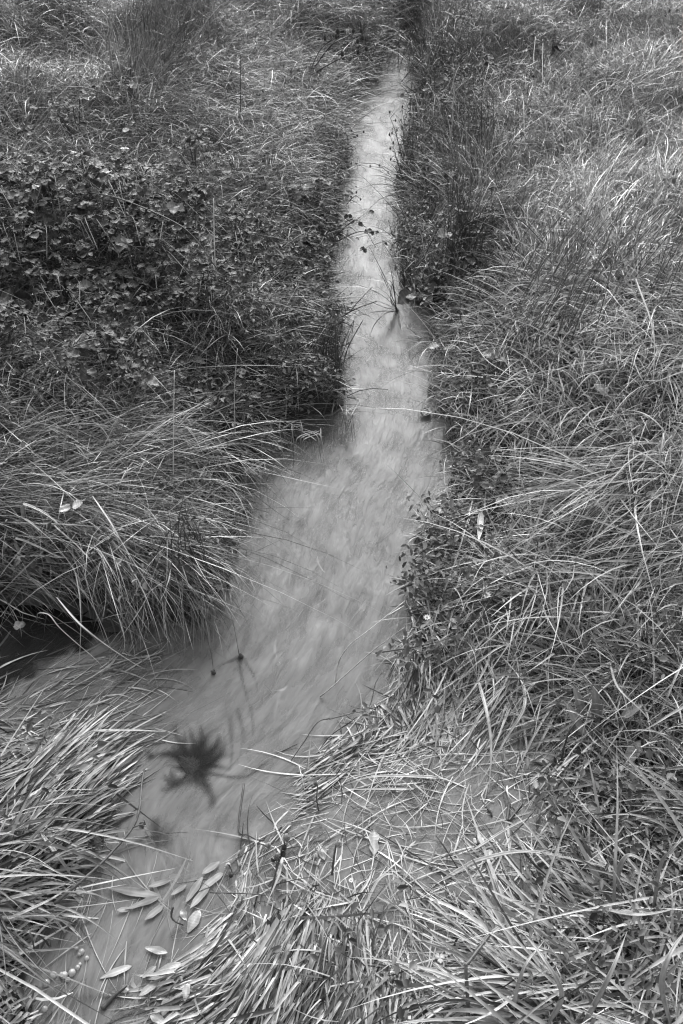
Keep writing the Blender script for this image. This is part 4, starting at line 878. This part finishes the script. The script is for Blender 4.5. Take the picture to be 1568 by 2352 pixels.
broad((132,2048),(152,2030), 24, .04, 'dark ragged leaf at the foot of the bare twig', .02, lobes=.3, wave=.1)
broad((118,2080),(95,2062), 42, .05, 'large dark leaf under the foot of the bare twig', .012, lobes=.2, wave=.08)
broad((30,1440),(58,1432), 22, .42, 'pale shrivelled leaf at the mouth of the dark pool', .03, wave=.12)
broad((330,1888),(322,1906), 14, .05, 'small dark curled leaf hanging from the bare twig', .02, wave=.1)
for k_, (a1, b1) in enumerate([(145,1160),(158,1172),(182,1158),(190,1165)]): pass
broad((155,1174),(140,1160), 26, .34, 'left one of two grey ribbed leaves lying on the left bank mat', .14, teeth=.1)
broad((165,1165),(190,1152), 26, .36, 'right one of two grey ribbed leaves lying on the left bank mat', .14, teeth=.1)
def clover(px_, py_, label, r_=.011):
    c = at(px_, py_, .003); t_ = empty('clover', c); tag(t_, label, 'clover')
    for k_ in range(3):
        a_ = k_ * 2.09 + px_; m_ = MB(); m_.leaf(c, c + np.array([math.cos(a_), math.sin(a_), 0]) * r_, r_ * 1.1, .55, cup=.05, n=8, shape=1.3); m_.build('leaflet', M_BROAD, t_)
clover(1099,1928,'upper clover leaf floating in the shallow water'); clover(1124,1965,'clover leaf touching the long arching leaf'); clover(1078,2093,'clover leaf in the shallow water at bottom right'); clover(1010,2200,'faint clover leaf near the bottom',.009)
# ---- small flowers
def flower(px_, py_, off, r_, label):
    c = at(px_, py_, off); t_ = empty('flower', c); tag(t_, label, 'flower')
    for k_ in range(9):
        a_ = k_ * .698; m_ = MB(); m_.leaf(c, c + np.array([math.cos(a_), math.sin(a_), .35]) * r_, r_ * .5, .78, cup=.1, n=6); m_.build('petal', M_BROAD, t_)
    q = MB(); q.head(c + [0, 0, r_ * .2], r_ * .3, (0, 0, 1), .4, .7, 6); q.build('flower_centre', M_DEAD, t_)
flower(980,1419,.05,.008,'small white flower at the lower edge of the right bank'); flower(1117,1368,.06,.010,'shrivelled white flower in the right bank grass'); flower(806,2022,.03,.0045,'small white flower at bottom centre')

# ---- pale leafy plant under the water
wp = empty('water_plant', at(480,2010,-.004)); tag(wp, 'pale leafy plant spread just under the lower stream', 'water plant')
WL = [(900,640,610,590,50),(780,660,620,665,42),(860,660,710,712,38),(920,712,822,785,50),(1000,600,905,665,40),(1212,500,1120,635,62),(1262,560,1160,678,55),(1335,490,1230,566,52),(1035,480,830,522,50),
      (1320,400,1240,452,48),(690,735,612,738,40),(840,750,728,775,38),(1150,500,1040,575,44),(1090,560,1010,615,36),(820,620,700,600,34),(1010,430,900,470,36),(1180,440,1090,480,38),(960,530,860,560,34),(1420,410,1350,470,48),(1400,330,1330,380,34),
      (760,870,700,905,34),(900,830,800,890,30),(1250,320,1170,360,30)]
for i_, (a1, b1, a2, b2, w_) in enumerate(WL[:18]):
    f_ = lambda u, v: (u * .3158 + 82.5, v * .3158 + 1857)
    p0 = P(*f_(a1, b1), .002); p1 = P(*f_(a2, b2), .005 if i_ < 13 else .003); m_ = MB()
    if i_ in (1, 4, 8, 11, 12, 14, 15, 16, 18, 19, 21, 22): p0[2] = -.003; p1[2] = -.002
    p0 = p0 + (p0 - p1) * .25 * ((i_ * 7) % 5) / 4; p1 = p1 + (p1 - p0) * .35
    p0[2] = max(p0[2], .004) if p0[2] > 0 else -.004; p1[2] = max(p1[2], .006) if p0[2] > 0 else -.004
    m_.leaf(p0, p1, w_ * 1.2 * .3158 / FP * 1.75 * random.uniform(.6, 1.), random.uniform(.2, .3), .07, .0, .03, 24, wave=.012, ph=i_ * 1.7, shape=random.uniform(.6, 1.1)); m_.build('leaf', M_BROAD, wp, smooth=False)
m_ = MB(); m_.tube(catmull(np.array([P(*f_(1420,400), -.01), P(*f_(1150,520), -.009), P(*f_(900,650), -.009), P(*f_(700,700), -.009)]), 6), .002, .001, .3); m_.build('stem', M_STEM, wp)

# ---- the dark weed in the eddy
def weed(name, c, strands, w, tone, label, z=.0005, n=None, part='fronds'):
    c0 = P(c[0], c[1], z); t_ = empty(name, c0); tag(t_, label, 'water weed'); m_ = MB()
    for st in strands:
        for _ in range(st[-1] * 3):
            j = lambda s_: random.gauss(0, s_)
            q_ = .010 * w / .010 * 900
            pts = [P(c[0] + j(q_ * .7), c[1] + j(q_ * .7), z)] + [P(a + j(q_ * .55), b + j(q_ * .55), z + random.uniform(-.0012, .0012)) for a, b in st[:-1]]
            pts = [np.array([q[0], q[1], q[2] - .0017 * k_]) for k_, q in enumerate(pts)]; m_.ribbon(catmull(np.array(pts), 6), w * random.uniform(.15, .45), tone * random.uniform(.7, 2.0), j(.1), .05, tip=.6, w0=.9)
    m_.build(part, M_DEAD, t_)
weed('water_weed', (437,1765), [[(420,1730),(408,1690),(398,1655),7],[(445,1720),(440,1690),(432,1660),6],[(462,1730),(462,1690),(460,1665),8],[(485,1740),(500,1710),(503,1685),9],[(475,1770),(505,1745),(515,1720),9],
     [(460,1780),(500,1785),(540,1788),(620,1745),4],[(400,1730),(380,1728),(345,1738),10],[(400,1745),(370,1735),(352,1725),6],[(460,1800),(480,1830),(490,1850),6],[(455,1800),(472,1850),(470,1880),4],[(430,1800),(400,1812),(372,1820),5],[(470,1790),(520,1810),(545,1770),3],
     [(412,1745),(400,1725),(392,1700),10],[(452,1740),(460,1715),(470,1690),12],[(440,1775),(430,1785),(450,1785),12],[(428,1735),(424,1710),(415,1680),10],[(475,1745),(490,1720),(505,1690),8]], .010, .012, 'dark swirling weed drawn into the eddy of the pool', -.0005)
weed('water_weed', (706,1815), [[(700,1805),(695,1812),8],[(715,1810),(722,1815),7],[(705,1825),(708,1832),7],[(690,1808),(678,1808),3]], .006, .03, 'small dark weed showing in the pool right of the eddy')
weed('water_weed', (365,1935), [[(355,1925),(345,1915),6],[(370,1950),(375,1965),7],[(360,1940),(352,1950),6],[(375,1930),(385,1935),5]], .008, .05, 'faint dark weed under the water below the bare twig tip', -.0015)
weed('water_weed', (605,1575), [[(600,1610),(595,1650),3],[(620,1590),(640,1620),2]], .004, .07, 'few dark strands trailing down the middle of the stream', -.001)
weed('water_weed', (548,1515), [[(545,1540),(555,1580),(565,1620),4],[(575,1550),(590,1590),3],[(525,1530),(512,1540),3],[(530,1520),(505,1525),3]], .004, .06, 'dark ripple of weed trailing from the curled head in the water', -.0005)
weed('water_weed', (690,1235), [[(688,1250),(685,1262),4],[(700,1240),(705,1262),3],[(655,1200),(640,1203),2],[(695,1190),(705,1175),3]], .004, .08, 'faint dark strands under the middle of the stream', -.0015)

# ---- bubbles
mbub, tb, bb = new_mat('bubble'); bb.inputs['Base Color'].default_value = (.75, .75, .75, 1); bb.inputs['Roughness'].default_value = .05; bb.inputs['Transmission Weight'].default_value = .6
def bubble(px_, py_, r_):
    c = at(px_, py_, .001); th = np.linspace(0, math.pi / 2, 5); V = []
    for a_ in th:
        for k_ in range(10): V.append(c + np.array([math.cos(k_ * .6283) * math.cos(a_) * r_, math.sin(k_ * .6283) * math.cos(a_) * r_, math.sin(a_) * r_]))
    i = np.arange(50).reshape(5, 10); j = np.roll(i, -1, 1)
    o = mesh_np('bubble', np.array(V), np.stack([i[:-1], j[:-1], j[1:], i[1:]], -1).reshape(-1, 4), mbub)
    tag(o, 'tiny glinting bubble on the lower stream near the bottom left', 'bubble', 'bubbles on the lower stream')
for a1, b1, r_ in [(187,2186,.005),(182,2192,.0035),(199,2201,.004),(165,2234,.006),(147,2240,.006),(141,2238,.004),(155,2250,.004),(178,2222,.004),(183,2215,.003),(122,2240,.006),(106,2258,.006),(175,2178,.0035),(102,2318,.005),(137,2130,.003)]: bubble(a1, b1, r_)

# ---- brambles
def bramble(px_, py_, n, off, label, spread=60, tone=.24, size=.018, group=None):
    b0 = at(px_, py_, 0); t_ = empty('bramble', b0); tag(t_, label, 'bramble', group); st = MB(); fo = MB()
    for c_ in range(max(2, n // 6)):
        q = at(px_ + random.gauss(0, spread), py_ + random.gauss(0, spread * .5), off * random.uniform(.7, 1.15)); mid = (b0 + q) / 2 + np.array([random.uniform(-.05, .05), 0, off * .5])
        cane = catmull(np.array([b0 - [0, 0, .02], mid, q]), 7); st.tube(cane, .0022, .001, .07, 5)
        for k_ in range(6):
            i_ = random.randint(6, len(cane) - 1); p = cane[i_]; an = random.uniform(0, 6.28); pl = random.uniform(.02, .05)
            e = p + np.array([math.cos(an) * pl, math.sin(an) * pl, random.uniform(-.01, .025)]); st.tube(np.array([p, (p + e) / 2 + [0, 0, .003], e]), .0009, .0006, .1, 4)
            tn_ = tone * random.uniform(.55, 1.7); sz = size * math.exp(random.gauss(0, .32)); tn_ = tn_ * 2.6 if random.random() < .10 else tn_
            nrm = np.array([random.gauss(0, .45), random.gauss(0, .45) - .1, 1.])
            for da, s_ in ((0, 1.15), (1.15, .9), (-1.15, .9)):
                dv = np.array([math.cos(an + da), math.sin(an + da), random.uniform(-.35, .1)]) * sz * 1.5 * s_
                fo.leaf(e, e + dv, sz * 1.3 * s_, tn_, .08, .10, .25, 10, normal=nrm + np.random.default_rng(random.randint(0, 9999)).normal(0, .2, 3), wave=.04, ph=random.uniform(0, 6), shape=.75)
    st.build('canes', M_STEM, t_); fo.build('foliage', M_LEAF, t_, smooth=False)
BR = [(20,480,26,.26,'bright leaved bramble at the left edge, just under the fine grass'),(110,470,30,.27,'bramble with the brightest leaves, second from the left edge'),(200,455,26,.26,'bright bramble right of the brightest one'),(290,470,22,.25,'bramble under the bowed dark cane'),
 (60,560,18,.2,'bramble above the pale strap leaved tuft'),(240,560,24,.22,'bramble right of the pale strap leaved tuft'),(330,540,20,.2,'bramble in the middle of the upper left bank'),(410,500,16,.2,'sparse bramble at the right end of the bowed cane'),
 (400,620,16,.18,'small bright bramble sprays right of the centre of the left bank'),(20,650,18,.16,'bramble hugging the left edge of the photo in the dark'),(150,690,16,.15,'dim bramble below the pale strap leaved tuft'),(260,700,16,.15,'dim bramble among dark crossing stems'),
 (330,690,14,.15,'bramble with one large ribbed leaf in the dark'),(470,690,14,.15,'sparse bramble right of the dark crossing stems'),(40,770,16,.14,'low bramble at the left edge below the dark hollow'),(170,800,12,.13,'low bramble under the long arched grass'),
 (260,840,12,.14,'small bramble with a single bright leaf on the left bank'),(540,560,14,.16,'sparse bramble on the way to the stream'),(690,470,12,.13,'small bramble near the left edge of the stream'),(740,560,10,.12,'tiny bramble sprays hanging by the stream'),
 (500,910,10,.12,'pale ribbed bramble leaves above the cove'),(180,320,10,.24,'few bramble leaves in the upper left grass'),(330,250,8,.24,'single bramble spray high in the upper left grass'),(450,400,12,.22,'few bright bramble leaves in the middle upper left')]
for px_, py_, n_, off_, lab in BR: bramble(px_, py_, int(n_ * 3.3), off_ * .85, lab, tone=.15 if py_ < 500 else .06, size=.0122)  # tone painted lighter for the lit canopy top, darker on the face below
for px_, py_, n_, off_, lab in [(960,250,8,.14,'small pale leaved weed at the dark right edge of the upper stream'),(1080,215,6,.22,'pale leaved weed in the upper right grass'),(985,420,8,.12,'low leafy weed on the right edge of the stream'),(1250,175,6,.28,'bright leaved weed far up on the right bank'),
     (1050,560,8,.10,'leafy weed in front of the upright dark rushes'),(960,690,10,.08,'dark leafy weed at the foot of the right bank by the stream'),(1130,880,8,.09,'leafy weed in the dark hollow of the right bank'),(1110,1100,10,.07,'low leafy weed below the dark hollow of the right bank')]:
    bramble(px_, py_, n_, off_, lab, 26, .12, .014)
